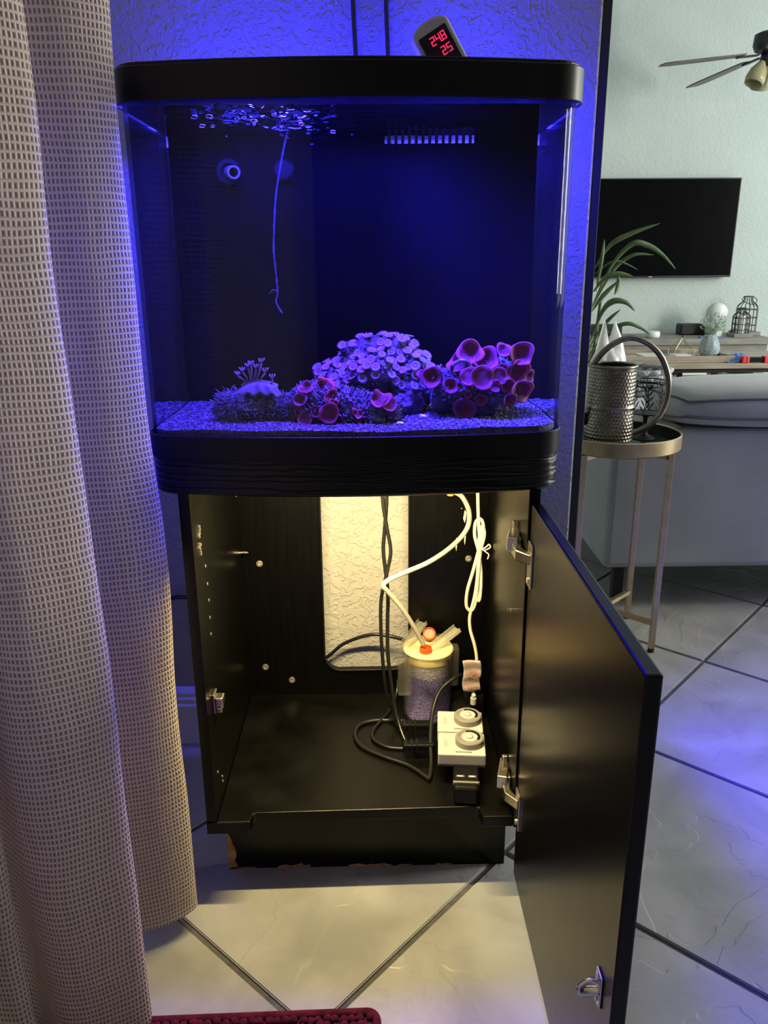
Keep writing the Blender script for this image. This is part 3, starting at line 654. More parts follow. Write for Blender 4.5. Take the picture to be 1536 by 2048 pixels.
# low rubble rock in front with scattered mushrooms
rr = thing('rubble_reef_rock', 'low encrusted rock with scattered red mushroom corals in front centre', 'coral', (-.03, .05, .716))
m = MB(); blob(m, (-.070, .060, .734), .034, .026, .026, 51, .3); blob(m, (-.030, .052, .732), .034, .028, .024, 52, .3); blob(m, (.005, .045, .728), .030, .024, .020, 53, .3); blob(m, (.034, .040, .729), .014, .014, .020, 54, .25)
rrk = m.build('rock', M['rock'], rr, smooth=True)
bpy.context.view_layer.update()
for (px, pz, r, k, tx, tz) in ((-.099, .7245, .0118, 1, -.15, .25), (-.078, .7195, .0095, 4, .0, .35), (-.046, .7300, .0128, 4, .0, .15), (-.083, .7440, .0085, 1, -.1, .3), (-.053, .7560, .0125, 3, .0, .4),
                       (-.044, .7500, .0080, 3, .1, .2), (.018, .7420, .0125, 2, .1, .8), (.029, .7380, .0095, 4, .3, .5), (.008, .7160, .0085, 4, .0, .5), (-.062, .7300, .0075, 1, -.2, .2), (-.086, .7290, .0060, 0, .1, .2), (-.040, .7420, .0055, 3, .0, .5), (-.018, .7170, .0110, 2, .0, .7), (-.010, .7285, .0065, 3, .0, .4), (-.075, .7565, .0090, 2, -.2, .7)):
    hit, loc, nor, _ = rrk.ray_cast(Vector((px, -.15, pz)), Vector((0, 1, 0)), distance=.4)
    if not hit: loc = Vector((px, .028, pz))
    nn = Vector((tx, -.85, tz)).normalized()
    put(MU[k], rr, 'mushroom_polyp', loc+nn*r*.6, nn, r)
fr = MB(); rnd = random.Random(13)
for p, nr in scatter(rrk, (-.03, .05, .73), 420, .0036, 29):
    for _ in range(2):
        d = (nr+Vector((rnd.uniform(-.8, .8), rnd.uniform(-.8, .8), rnd.uniform(-.3, .8)))).normalized()
        fr.tube([p-nr*.001, p+d*.0028, p+d*.0048+Vector((rnd.uniform(-.002, .002), 0, rnd.uniform(-.001, .002)))], [.0013, .0011, .0003], 4)
fo = fr.build('frill', M['coralline'], rr, smooth=True); fo['kind'] = 'stuff'

for (x, y, s, lab) in ((.043, .012, 1, 'small oval pale shell lying on the gravel in front of the rocks'), (.077, .062, 1.25, 'jagged pale shell fragment on the gravel between the coral rocks')):
    m = MB(); blob(m, (x, y, gz(x, y)+.002), .0045*s, .003*s, .0020*s, 60+s, .5 if s > 1 else .15, 2, 3); o = m.build('shell_fragment', M['shell'], smooth=True); tag(o, lab, 'shell')
# algae strand hanging down
m = MB(); pts = cr([(-.0995, .17, 1.073), (-.107, .17, 1.045), (-.117, .17, 1.0), (-.121, .17, .965), (-.1235, .17, .93), (-.122, .17, .90), (-.121, .17, .873), (-.1235, .17, .860), (-.116, .17, .845)], 8)
m.tube(pts, [.0012+.0010*abs(noise.noise((i*.5, 0, 0))) for i in range(len(pts))], 6)
for k in range(40):
    p = random.choice(pts[:50]); d = Vector((random.uniform(-1, 1), random.uniform(-1, 1), random.uniform(-.6, .6))).normalized()*random.uniform(.0015, .004); m.tube([p, p+d], [.0008, .0003], 4)
m.tube(cr([(-.121, .17, .873), (-.126, .168, .877), (-.132, .168, .872)], 5), [.0008]*11, 5)
tag(m.build('algae_strand', M['algae'], smooth=True), 'thin algae-covered thread hanging from water surface at left', 'algae')

# ================================================================== CABINET
cb = thing('aquarium_cabinet', 'black wooden aquarium stand with its door swung open', 'cabinet', (-.0085, .18, 0))
XL, XLi, XRi, XR = -.241, -.227, .209, .224
for a, b_ in ((XL, XLi), (XRi, XR)):
    MB().box(a, b_, 0.0, .372, .114, .637).build('side_panel', M['black'], cb, bevel=.001)
# back panel with rounded cut-out
def rrect(x0, x1, z0, z1, r, n=8):
    P = []
    for cx_, cz_, q0 in ((x1-r, z1-r, 0), (x0+r, z1-r, PI/2), (x0+r, z0+r, PI), (x1-r, z0+r, 1.5*PI)):
        P += [(cx_+r*math.cos(q0+PI/2*i/n), cz_+r*math.sin(q0+PI/2*i/n)) for i in range(n+1)]
    return P
hole = rrect(-.0860, .0720, .182, .600, .030); outer = []
cxh, czh = -.007, .39
for x, z in hole:        # project hole points radially to the rectangle
    dx, dz = x-cxh, z-czh; k = 1e9
    if dx > 0: k = min(k, (XRi-cxh)/dx)
    if dx < 0: k = min(k, (XLi-cxh)/dx)
    if dz > 0: k = min(k, (.635-czh)/dz)
    if dz < 0: k = min(k, (.114-czh)/dz)
    outer.append((cxh+dx*k, czh+dz*k))
m = MB(); n = len(hole); y0, y1 = .358, .371
def ins(P):   # insert rectangle corners
    return P
for (xc_, zc_) in ((XRi, .635), (XLi, .635), (XLi, .114), (XRi, .114)):
    j = min(range(n), key=lambda i: (outer[i][0]-xc_)**2+(outer[i][1]-zc_)**2); outer[j] = (xc_, zc_)
vs = [(x, y0, z) for x, z in hole]+[(x, y1, z) for x, z in hole]+[(x, y0, z) for x, z in outer]+[(x, y1, z) for x, z in outer]
fs = []
for i in range(n):
    j = (i+1) % n; fs += [(i, j, 2*n+j, 2*n+i), (n+i, 3*n+i, 3*n+j, n+j), (i, n+i, n+j, j), (2*n+i, 2*n+j, 3*n+j, 3*n+i)]
m.add(vs, fs).build('back_panel', M['black'], cb)
# rolled edge trim of the cut-out
m = MB(); m.tube([(x, .357, z) for x, z in hole], .0022, 6, closed=True); m.build('cutout_edge', M['plastic_black'], cb, smooth=True)
# bottom board with a notched front
P = [(XL, .0), (-.179, .0), (-.174, .017), (-.171, .020), (.157, .026), (.160, .023), (.163, .0), (XR, .0), (XR, .372), (XL, .372)]
P = [(XLi+.0005, .0), (-.179, .0), (-.176, .016), (-.172, .0195), (.157, .0255), (.161, .022), (.165, .002), (XRi-.0005, .002), (XRi-.0005, .3575), (XLi+.0005, .3575)]
m = MB(); m.prism(P, .114, .132, lambda u, v, w: (u, v, w)); m.build('bottom_board', M['black_top'], cb, bevel=.0012)
MB().box(XL, -.184, -.002, .0, .1135, .1315).build('edge_strip', M['plastic_black'], cb)
tk = MB().box(-.226, .2085, .055, .069, 0.0005, .1138).build('toe_kick', M['black'], cb)
# chipped veneer exposing fibreboard along the bottom and left end
rnd = random.Random(8)
def chip(pts, y=.0545): 
    m = MB(); m.prism(pts, y-.0006, .055, lambda u, v, w: (u, w, v)); m.build('chipped_edge', M['mdf'], tk)
def ragged(x0, x1, h, step=.004):
    top = []; x = x1
    while x > x0: top.append((x, .001+h*rnd.uniform(.35, 1))); x -= step*rnd.uniform(.6, 1.4)
    return [(x0, .001), (x1, .001)]+top
chip(ragged(-.150, -.098, .009)); chip(ragged(-.226, -.185, .003)); chip(ragged(-.038, .030, .006)); chip(ragged(.040, .062, .004)); chip(ragged(.10, .125, .003))
chip([(-.226, .001), (-.212, .001), (-.2135, .010), (-.2165, .016), (-.2130, .026), (-.2140, .040), (-.2175, .048), (-.2190, .056), (-.2235, .066), (-.2245, .078), (-.226, .080)])
# top board and carved apron under the tank
MB().box(XL, XR, .0, .372, .6375, .680).build('top_board', M['black'], cb)
oo = outline(.2585, YB, -.0135, .022, .037, 60, 10)
def apr(u, v):
    k = u*(len(oo)-1); i = min(int(k), len(oo)-2); t = k-i
    x = oo[i][0]*(1-t)+oo[i+1][0]*t; y = oo[i][1]*(1-t)+oo[i+1][1]*t
    z = .635+.0465*v; d = 0
    s = u*6
    for b0, am, fq, ph in ((.0105, .0022, 2.3, .3), (.020, .0028, 1.7, 2.0), (.0265, .0030, 2.1, 4.4), (.0355, .0020, 2.9, 1.1), (.0425, .0018, 1.9, 3.0)):
        zz = .635+b0+am*noise.noise((s*fq, ph*5, 0))*2
        d += .0022*math.exp(-((z-zz)/.0009)**2)
    if v < .12: d += .006*(1-v/.12)**2
    nx, ny = oo[i+1][1]-oo[i][1], -(oo[i+1][0]-oo[i][0]); L = math.hypot(nx, ny) or 1
    return (x-nx/L*d, y-ny/L*d, z)
m = MB(); m.grid(300, 60, apr); ap = m.build('carved_apron', M['apron'], cb, smooth=True, fix=False)
slab(outline(.2525, YB, -.0075, .022, .031), .6352, .637).build('apron_underside', M['matte_black'], cb)
# door
dr = MB().box(.212, .2262, -.4465, -.0035, .035, .615).build('door', M['black'], cb, bevel=.0022)
def hinge(zc):
    hg = MB(); hg.box(.2035, .2085, .030, .075, zc-.011, zc+.011); h_ = hg.build('hinge', M['metal'], dr, bevel=.0012)
    m = MB(); Mx = Matrix.Translation((.204, .047, zc+.003)) @ Matrix.Rotation(-.25, 4, 'Z'); m.box(-.012, .004, -.022, .028, -.010, .0115, Mx)
    m.build('hinge_arm', M['metal'], h_, bevel=.0022)
    m = MB(); m.prism([(.194, .030), (.1945, .002), (.2105, -.020), (.2118, -.010), (.2045, .010), (.2070, .030)], zc-.0095, zc+.0055, lambda u, v, w: (u, v, w)); m.build('hinge_knuckle', M['metal'], h_, bevel=.0015)
    m = MB(); m.prism(rrect(-.030, -.003, zc-.040, zc+.022, .006, 4), .2095, .2120, lambda u, v, w: (w, u, v)); pl_ = m.build('hinge_plate', M['metal'], h_, bevel=.0006)
    m = MB(); m.lathe([(.0001, 0), (.0042, .0), (.0042, .0018), (.0001, .0024)], 12, (.2094, -.016, zc-.031), Matrix.Rotation(-PI/2, 3, 'Y')); m.build('screw', M['screw'], h_)
    m = MB(); m.box(.200, .209, .060, .068, zc+.011, zc+.026); m.build('hinge_clip', M['metal'], h_, bevel=.002)
hinge(.545); hinge(.168)
# catch on the door
m = MB(); m.box(.2095, .212, -.421, -.405, .255, .291); ct = m.build('catch_plate', M['metal'], dr, bevel=.002)
m = MB(); m.tube(cr([(.211, -.414, .279), (.204, -.412, .281), (.198, -.411, .277), (.1945, -.411, .272), (.197, -.411, .267), (.204, -.412, .268), (.211, -.414, .270)], 5), .005, 8, squash=.5); m.build('catch_hook', M['metal'], ct, smooth=True)
for z in (.261, .286):
    m = MB(); m.lathe([(.0001, 0), (.0028, 0), (.0028, .0012), (.0001, .0016)], 10, (.2094, -.413, z), Matrix.Rotation(-PI/2, 3, 'Y')); m.build('screw', M['screw'], ct)
# roller catch on the left panel
m = MB(); m.box(XLi, XLi+.004, .034, .055, .292, .322); rc = m.build('roller_catch', M['metal'], cb, bevel=.001)
m = MB(); m.box(XLi+.004, XLi+.016, .032, .050, .304, .318); m.build('catch_jaw', M['metal'], rc, bevel=.002)
m = MB(); m.box(XLi+.004, XLi+.014, .034, .050, .293, .302); m.build('catch_jaw', M['metal'], rc, bevel=.002)
# screws in the back panel and holes in the sides
sm = MB(); sm.lathe([(.0001, 0), (.0062, 0), (.0058, .0016), (.0025, .0022), (.0018, .0010), (.0001, .0006)], 16, M=Matrix.Rotation(PI/2, 3, 'X')); sme = sm.mesh('screw', M['screw'])
for x, z in ((-.1968, .398), (-.1969, .191), (-.1486, .163), (.1783, .4026)): link('screw', sme, cb, loc=(x, .358, z))
hm = MB(); hm.lathe([(.0001, 0), (.0024, 0), (.0024, .0006), (.0001, .0008)], 10, M=Matrix.Rotation(PI/2, 3, 'Y')); hme = hm.mesh('shelf_hole', M['screw'])
hd = hm.mesh('shelf_hole', M['matte_black'])
for y, z in ((.063, .5096), (.066, .4817), (.067, .456), (.065, .43), (.063, .405), (.036, .192), (.064, .156), (.062, .166), (.345, .58), (.34, .53)): link('shelf_hole', hme, cb, loc=(XLi, y, z))
for y, z in ((.067, .512), (.068, .484), (.067, .460), (.063, .409), (.063, .385)): link('shelf_hole', hd, cb, loc=(XRi-.0006, y, z))
m = MB()
for y, z in ((.038, .569), (.035, .544)):
    m = MB(); 
    for q in range(4): m.lathe([(.0001, 0), (.0030, 0), (.0024, .0022), (.0001, .0026)], 8, (XLi, y+random.uniform(-.003, .003), z+(q-1.5)*.0042), Matrix.Rotation(PI/2, 3, 'Y'))
    m.build('bracket_stub', M['screw'], cb)
def pin(x0, x1, y, z):
    m = MB(); m.tube([(x0, y, z), ((x0+x1)/2, y, z)], .0024, 8); m.tube([((x0+x1)/2, y, z), ((x0+x1)/2+(x1-x0)*.08, y, z)], .0042, 10); m.tube([((x0+x1)/2, y, z), (x1, y, z)], .0022, 8); m.build('shelf_pin', M['metal'], cb)
pin(XRi, XRi-.011, .0612, .4368); pin(XLi, XLi+.014, .344, .4248)
for i, (x, z, w, hh) in enumerate(((.170, .482, .003, .012), (.156, .430, .0018, .013), (.171, .440, .0016, .012), (.148, .424, .0012, .004), (.164, .497, .0010, .0010))):
    m = MB(); m.prism([(x-w, z-hh*.3), (x, z-hh), (x+w*.7, z-hh*.2), (x+w, z+hh*.6), (x-w*.2, z+hh)], .3576, .358, lambda u, v, w_: (u, w_, v)); m.build('glue_mark', M['white_cord'], cb)
# led light bar under the cabinet top
m = MB(); m.box(-.16, .14, .050, .072, .627, .6352); lb = m.build('light_bar', M['white_pl'], cb, bevel=.001)
l4 = area('cabinet_light_bar', (-.01, .061, .6265), (-.01, .300, .25), .29, .016, 16.0, (1.0, .77, .34)); setp(l4, cb)

# ================================================================== CABINET CONTENTS
BZ = .1323
# granule canister
cn = thing('granule_canister', 'clear canister of purple granules with orange caps inside the cabinet', 'canister', (.102, .30, BZ))
CX, CY = .102, .285
m = MB(); m.lathe([(.0001, .004), (.0395, .004), (.0395, .090), (.0001, .090)], 40, (CX, CY, BZ)); m.build('purple_granules', M['gran'], cn, smooth=False)
m = MB(); m.lathe([(.0001, .0902), (.0395, .0902), (.0395, .112), (.0001, .112)], 40, (CX, CY, BZ)); m.build('pale_granules', M['gran_w'], cn)
gk = MB(); rnd = random.Random(4)
for k in range(2600):
    q = rnd.uniform(PI*.98, PI*2.05); z = rnd.uniform(.006, .111); s = .0011
    c = Vector((CX+math.cos(q)*.0395, CY+math.sin(q)*.0395, BZ+z)); gk.add([c+Vector(p)*s for p in octa], of)
o = gk.build('granule_beads', M['gran'], cn, fix=False); o['kind'] = 'stuff'
o.data.materials.append(M['gran_w'])
for i, p in enumerate(o.data.polygons): p.material_index = 1 if p.center.z > BZ+.088 or (p.center.z > BZ+.076 and (i//8) % 3 == 0) else 0
m = MB(); m.lathe([(.0425, .0), (.0440, .006), (.0430, .012), (.0425, .118), (.0438, .120), (.0438, .128), (.0412, .128), (.0412, .003)], 40, (CX, CY, BZ)); m.build('canister_body', M['frost'], cn, smooth=True)
m = MB(); m.lathe([(.0001, .112), (.0408, .112), (.0408, .124), (.0395, .127), (.0001, .127)], 40, (CX, CY, BZ)); m.build('foam_disc', M['foam'], cn, smooth=False, bevel=.001)
m = MB(); m.lathe([(.0001, .1285), (.0430, .1285), (.0445, .131), (.0430, .134), (.0001, .135)], 40, (CX, CY, BZ)); ld = m.build('lid', M['frost2'], cn)
m = MB(); m.box(CX-.055, CX-.031, CY-.046, CY-.034, BZ+.062, BZ+.132); m.build('side_clip', M['frost'], cn, bevel=.004)
m = MB(); m.box(CX+.038, CX+.054, CY-.012, CY+.012, BZ+.060, BZ+.135); m.build('side_clip', M['frost'], cn, bevel=.004)
for sx, rz in ((1, .45), (-1, 2.5)):
    m = MB(); Mx = Matrix.Translation((CX+sx*.026, CY+(.002 if sx > 0 else .022), BZ+.142)) @ Matrix.Rotation(.5 if sx > 0 else .9, 4, 'Z') @ Matrix.Rotation(-.45, 4, 'Y')
    m.box(-.028, .036, -.009, .009, -.0012, .0012, Mx); m.box(-.028, .036, .008, .0095, -.0012, .008, Mx); m.box(-.028, .036, -.0095, -.008, -.0012, .008, Mx); m.build('wing_clip', M['frost3'], ld, bevel=.0008)
def cap(x, y, z, tilt, r=.0105):
    m = MB(); m.lathe([(.0001, 0), (r, 0), (r*1.03, .003), (r, .0085), (r*.82, .0095), (r*.78, .006), (.0001, .006)], 20, (x, y, z), Matrix.Rotation(tilt, 3, 'X')); m.build('cap', M['orange'], ld, auto=35)
cap(CX-.006, CY-.022, BZ+.135, 0); cap(CX+.003, CY+.022, BZ+.146, .9, .0115)
m = MB(); m.lathe([(.010, 0), (.010, .010), (.0075, .010), (.0075, 0)], 18, (CX+.022, CY+.018, BZ+.134)); m.build('port', M['frost'], ld)

# power strip with usb ports
ps = thing('power_strip', 'black power strip with two usb ports beneath the white timers', 'power strip', (.155, .17, BZ))
Rz = Matrix.Translation((.1545, .17, BZ)) @ Matrix.Rotation(-.085, 4, 'Z')
m = MB(); m.box(-.0195, .0195, -.143, .145, .0, .030, Rz); body = m.build('body', M['plastic_black'], ps, bevel=.006, seg=3)
m = MB(); m.box(-.0185, .0185, -.128, -.090, .029, .0325, Rz); bz_ = m.build('usb_panel', M['plastic_black'], ps, bevel=.001)
m = MB(); m.box(-.0200, .0200, -.130, -.124, .024, .0318, Rz); m.build('panel_edge', M['grey_pl'], ps, bevel=.002)
for dx in (-.009, .009):
    m = MB(); m.box(dx-.0065, dx+.0065, -.120, -.1145, .0322, .0332, Rz); up_ = m.build('usb_port', M['metal'], bz_)
    m = MB(); m.box(dx-.0042, dx+.0042, -.1185, -.1165, .0330, .0337, Rz); m.build('usb_tongue', M['white'], up_)
# mechanical timers plugged into the strip
def timer(y, label, z=BZ+.0325):
    t = thing('plug_timer', label, 'timer', (.145, y, z), group='mechanical plug-in timers')
    Q = Matrix.Translation((.1455+(.144-y)*-.07, y, z)) @ Matrix.Rotation(-.085, 4, 'Z')
    m = MB(); m.box(-.037, .037, -.030, .030, .002, .0215, Q); b = m.build('case', M['white_pl'], t, bevel=.002)
    m = MB(); m.box(-.0365, .0365, -.0295, .0295, .0, .0018, Q); m.build('case_base', M['grey_pl'], t)
    m = MB(); m.lathe([(.0225, .0), (.0225, .009), (.0212, .0105), (.0175, .0105), (.0170, .0090), (.0001, .0090)], 40, M=None)
    vs = [Q @ (Vector(v)+Vector((.0125, .004, .0215))) for v in m.v]; m.v = [tuple(v) for v in vs]; d = m.build('dial', M['grey_pl'], t)
    m = MB(); m.lathe([(.0001, .0), (.0168, .0), (.0168, .001), (.0001, .0012)], 32); m.v = [tuple(Q @ (Vector(v)+Vector((.0125, .004, .0307)))) for v in m.v]; f_ = m.build('dial_face', M['white_pl'], d)
    for k in range(40):
        q = 2*PI*k/40; dark = -.55 < (q if q < PI else q-2*PI) < 2.0
        Mt = Q @ Matrix.Translation((.0125, .004, .0315)) @ Matrix.Rotation(q, 4, 'Z')
        m = MB(); m.box(.0128, .0166, -.0009, .0009, 0, .0014 if dark else .0006, Mt); m.build('dial_pin', M['plastic_black'] if dark else M['grey_pl'], d)
    m = MB(); m.lathe([(.0001, .0), (.0062, .0), (.0055, .0025), (.0001, .003)], 20); m.v = [tuple(Q @ (Vector(v)+Vector((.0125, .004, .0318)))) for v in m.v]; m.build('dial_hub', M['white_pl'], d, smooth=True)
    m = MB(); m.box(-.010, .016, -.0245, -.0215, .0214, .0222, Q); m.build('switch_slot', M['grey_pl'], b)
    for k, w in enumerate((.0012, .0009)):
        m = MB(); m.box(-.0265+k*.003, -.0255+k*.003, -.010, .010, .0214, .0218, Q); m.build('printed_mark', M['grey_pl'], b)
    return t
timer(.108, 'front white plug-in timer with grey dial, nearest the cabinet opening')
timer(.172, 'rear white plug-in timer with grey dial, close to the canister')
# plug block at the back end
pb = thing('power_adapter', 'black power adapter block plugged in behind the rear timer', 'adapter', (.182, .30, BZ+.03))
MB().box(.165, .200, .262, .330, BZ, BZ+.048).build('block', M['plastic_black'], pb, bevel=.003)
m = MB(); m.sphere((.1835, .268, BZ+.0488), .0012); m.build('indicator_led', M['led_white'], pb)
for i, (ox, oy) in enumerate(((.082, .215), (.082, .155))):
    t_ = thing('cord_plug', ('flat black plug beside the rear timer', 'flat black plug beside the front timer')[i], 'plug', (ox, oy, BZ))
    m = MB(); m.box(ox-.030, ox+.022, oy-.009, oy+.009, BZ+.012, BZ+.026); b_ = m.build('plug_body', M['plastic_black'], t_, bevel=.003)
    for k in range(3):
        m = MB(); m.box(ox-.026+k*.009, ox-.0235+k*.009, oy-.0098, oy+.0098, BZ+.0115, BZ+.0268); m.build('grip_rib', M['cord'], b_)
# black cords
def cable(name, pts, r, mat, label, cat='cord', n=10, sides=8, group=None):
    m = MB(); m.tube(cr(pts, n), r, sides); return tag(m.build(name, mat, smooth=True), label, cat, group)
zc = BZ+.0032
cable('power_cable', [(.0225, .25, .634), (.0235, .25, .55), (.030, .25, .50), (.036, .247, .46), (.030, .245, .425), (.020, .24, .38), (.0185, .24, .33), (.0215, .242, .26), (.027, .245, .20), (.041, .250, .152), (.052, .232, .144), (.060, .220, .148)], .0030, M['cord'], 'black cord hanging from the tank, twisting left of its twin', sides=8)
cable('power_cable', [(.0305, .252, .634), (.0300, .252, .55), (.027, .256, .50), (.024, .256, .46), (.0275, .255, .42), (.031, .25, .38), (.030, .25, .33), (.0305, .245, .27), (.037, .24, .21), (.045, .22, .165), (.060, .185, .138), (.080, .165, .143), (.068, .157, .150)], .0032, M['cord'], 'black cord hanging from the tank, twisting right of its twin', sides=8)
cable('power_cable', [(.170, .290, .205), (.150, .262, .218), (.120, .240, .204), (.104, .205, .18), (.098, .160, .158), (.0965, .120, .142), (.091, .090, zc), (.085, .096, zc), (.060, .125, zc), (.020, .150, zc), (-.015, .178, zc), (-.028, .213, zc), (-.020, .245, zc), (.005, .258, zc), (.035, .258, zc), (.055, .236, .148)], .0036, M['cord'], 'thick black cord arching over and looping wide across cabinet floor')
cable('power_cable', [(.080, .178, zc), (.055, .172, zc), (.025, .178, zc), (.004, .200, zc), (.004, .228, zc), (.020, .262, zc), (.034, .292, zc), (.047, .325, .150), (.050, .340, .170)], .0030, M['cord'], 'black cord in the small inner loop on cabinet floor')
cable('power_cable', [(-.125, .396, .175), (-.085, .394, .190), (-.050, .388, .222), (.0, .375, .246), (.04, .368, .245), (.075, .350, .240), (.098, .340, .22), (.10, .338, .16), (.12, .338, zc)], .0036, M['cord'], 'black cord crossing the cut-out behind the canister')
cable('power_cable', [(-.45, .393, .290), (-.40, .392, .308), (-.37, .392, .3185), (-.34, .391, .3205), (-.29, .391, .315), (-.20, .392, .29), (-.14, .393, .25), (-.12, .395, .22)], .0042, M['cord'], 'black cord running along the wall left of the cabinet')
# white tube from the canister
cable('air_tube', [(.142, .30, .545), (.158, .30, .535), (.170, .30, .508), (.166, .295, .480), (.140, .28, .455), (.10, .255, .437), (.055, .235, .425), (.029, .225, .416), (.0235, .222, .408), (.030, .225, .398), (.055, .237, .360), (.078, .25, .315), (.092, .258, .283)], .0042, M['tube'], 'white silicone tube curving from cabinet top down to the canister', 'tube')
m = MB(); m.lathe([(.0001, 0), (.006, 0), (.007, .010), (.004, .016), (.0001, .016)], 12, (.138, .302, .538)); tag(m.build('tube_fitting', pm('amber_fitting', (.62, .28, .06), .4, var=.1), auto=40), 'amber tube fitting at the top of the cabinet', 'fitting')
# white cord bundle
cable('white_cable', [(.181, .30, .634), (.182, .30, .58), (.184, .298, .53), (.186, .295, .49), (.189, .29, .45), (.188, .288, .42), (.186, .288, .38), (.183, .288, .345), (.176, .288, .332), (.168, .288, .342), (.169, .288, .370), (.178, .29, .405), (.187, .29, .445), (.194, .292, .480), (.190, .295, .497), (.181, .295, .492), (.180, .295, .468), (.187, .292, .440), (.192, .29, .40), (.1915, .288, .36), (.188, .288, .352), (.186, .29, .38), (.190, .29, .44), (.196, .292, .47), (.192, .293, .485), (.187, .292, .46), (.186, .289, .40), (.182, .288, .36), (.176, .288, .331), (.174, .287, .315), (.176, .285, .295), (.183, .280, .27), (.187, .276, .245), (.186, .270, .215), (.181, .262, .19), (.180, .252, .178)], .0030, M['white_cord'], 'white cord folded into a tied bundle beside the hinge side', n=8)
m = MB(); m.tube(cr([(.184, .284, .452), (.192, .282, .449), (.199, .284, .452), (.203, .286, .455), (.206, .286, .451), (.202, .286, .447), (.194, .284, .446), (.186, .284, .448)], 5), .0014, 6)
m.tube(cr([(.193, .283, .447), (.199, .282, .442), (.203, .282, .438), (.201, .282, .430)], 4), .0012, 6); tag(m.build('twist_tie', M['white_cord'], smooth=True), 'white twist tie around the folded white cord', 'twist tie')
# plug of the white cord
m = MB(); m.tube([(.180, .253, .170), (.180, .252, .182)], .0055, 10); m.tube([(.180, .252, .182), (.180, .252, .188)], .004, 10); tag(m.build('white_plug', M['white_pl']), 'small white plug end behind the rear timer', 'plug')
# warning tag on the cord
tg = thing('cord_tag', 'wrinkled paper warning tag with red print on the white cord', 'tag', (.176, .262, .19))
TQ = Matrix.Translation((.1765, .2585, .222)) @ Matrix.Rotation(-.03, 4, 'Y')
def tgf(u, v):
    x = -.0155+.031*u; z = -.030+.060*v
    return TQ @ Vector((x+.0015*math.sin(z*120), -.001-.0022*math.sin(u*5+v*3)-.0012*math.sin(v*16), z))
m = MB(); m.grid(14, 20, tgf); o = m.build('paper', M['tagm'], tg, smooth=True); sd = o.modifiers.new('s', 'SOLIDIFY'); sd.thickness = .0004
for vv in (.92, .89, .86, .60, .57, .54, .28, .25, .22):
    m = MB(); m.grid(10, 2, lambda u, v: Vector(tgf(.06+.88*u, vv+.008*v))+Vector((0, -.0006, 0))); m.build('red_line', M['tagred'], tg)
def text(name, s, size, mat, parent, Mx, ext=.0002):
    c = bpy.data.curves.new(name, 'FONT'); c.body = s; c.size = size; c.extrude = ext; c.align_x = 'CENTER'; c.align_y = 'CENTER'
    t_ = bpy.data.objects.new(name+'_tmp', c); COL.objects.link(t_); bpy.context.view_layer.update()
    me = bpy.data.meshes.new_from_object(t_.evaluated_get(bpy.context.evaluated_depsgraph_get())); bpy.data.objects.remove(t_)
    me.transform(Mx); me.materials.clear(); me.materials.append(mat); return link(name, me, parent)
for s, z in (('DO', .010), ('CORD', .002), ('LAMP', -.022)):
    text('tag_print', s, .0075, M['tagred'], tg, TQ @ Matrix.Translation((.002, -.0052, z)) @ Matrix.Rotation(PI/2, 4, 'X'))

# ================================================================== ON THE WALL ABOVE THE TANK
for i, (x0, x1, lab) in enumerate(((-.0098, -.0130, 'left of two black cords running up the wall behind the hood'), (.0402, .0375, 'right of two black cords running up the wall behind the hood'))):
    cable('wall_cable', [(x0+.001, .407, 1.05), (x0, .409, 1.205), (x1, .410, 1.29), (x1-.006, .411, 1.55), (x1-.006, .411, 1.9)], .0036, M['cord'], lab)
tc_ = thing('temperature_controller', 'tilted grey temperature controller with red digital readout on the wall', 'thermostat', (.125, .36, 1.12), None)
CQ = Matrix.Translation((.1155, .4005, 1.2180)) @ Matrix.Rotation(math.radians(-29), 4, 'Y')   # local: x right, z up, y depth
CQ = Matrix.Translation((.1231, .360, 1.1990)) @ Matrix.Rotation(math.radians(-31), 4, 'Y')
P = []
for i in range(13):
    q = PI*i/12; P.append((.030*math.cos(q), .044+.014*math.sin(q)))
P += [(-.030, -.066), (.030, -.066)]
m = MB(); m.prism(P, -.013, .014, lambda u, v, w: tuple(CQ @ Vector((u, w, v)))); sh = m.build('shell', M['ctrl'], tc_, bevel=.004, seg=3)
m = MB(); m.prism(rrect(-.0225, .0225, -.030, .041, .002, 3), -.0150, -.0125, lambda u, v, w: tuple(CQ @ Vector((u, w, v)))); sc_ = m.build('screen', M['screen_dark'], tc_, bevel=.0005)
SEG = {'2': 'abged', '4': 'fgbc', '8': 'abcdefg', '5': 'afgcd'}
def digit(ch, x, z, s=1.0):
    w, h_, t = .0058*s, .0115*s, .0014*s
    R_ = {'a': (0, w, h_, h_), 'g': (0, w, h_/2, h_/2), 'd': (0, w, 0, 0), 'f': (0, 0, h_/2, h_), 'b': (w, w, h_/2, h_), 'e': (0, 0, 0, h_/2), 'c': (w, w, 0, h_/2)}
    m = MB()
    for k in SEG[ch]:
        a, b, c, d = R_[k]; m.box(x+a-t/2, x+b+t/2, -.0157, -.0150, z+c-t/2, z+d+t/2, CQ)
    m.build('digit', M['led_red'], sc_)
for k, ch in enumerate('248'): digit(ch, -.0075+k*.0086, .0225, .95)
m = MB(); m.box(.0083-.0006, .0083+.0006, -.0157, -.0150, .0215, .0227, CQ); m.build('decimal_point', M['led_red'], sc_)
for k, ch in enumerate('25'): digit(ch, .001+k*.0088, .0045, .95)
m = MB(); m.box(-.020, .020, -.0153, -.0150, .0175, .0188, CQ); m.build('screen_divider', M['plastic_black'], sc_)
m = MB(); m.sphere(tuple(CQ @ Vector((.0085, -.0155, -.009))), .0011); m.build('indicator_led', M['led_white'], tc_)

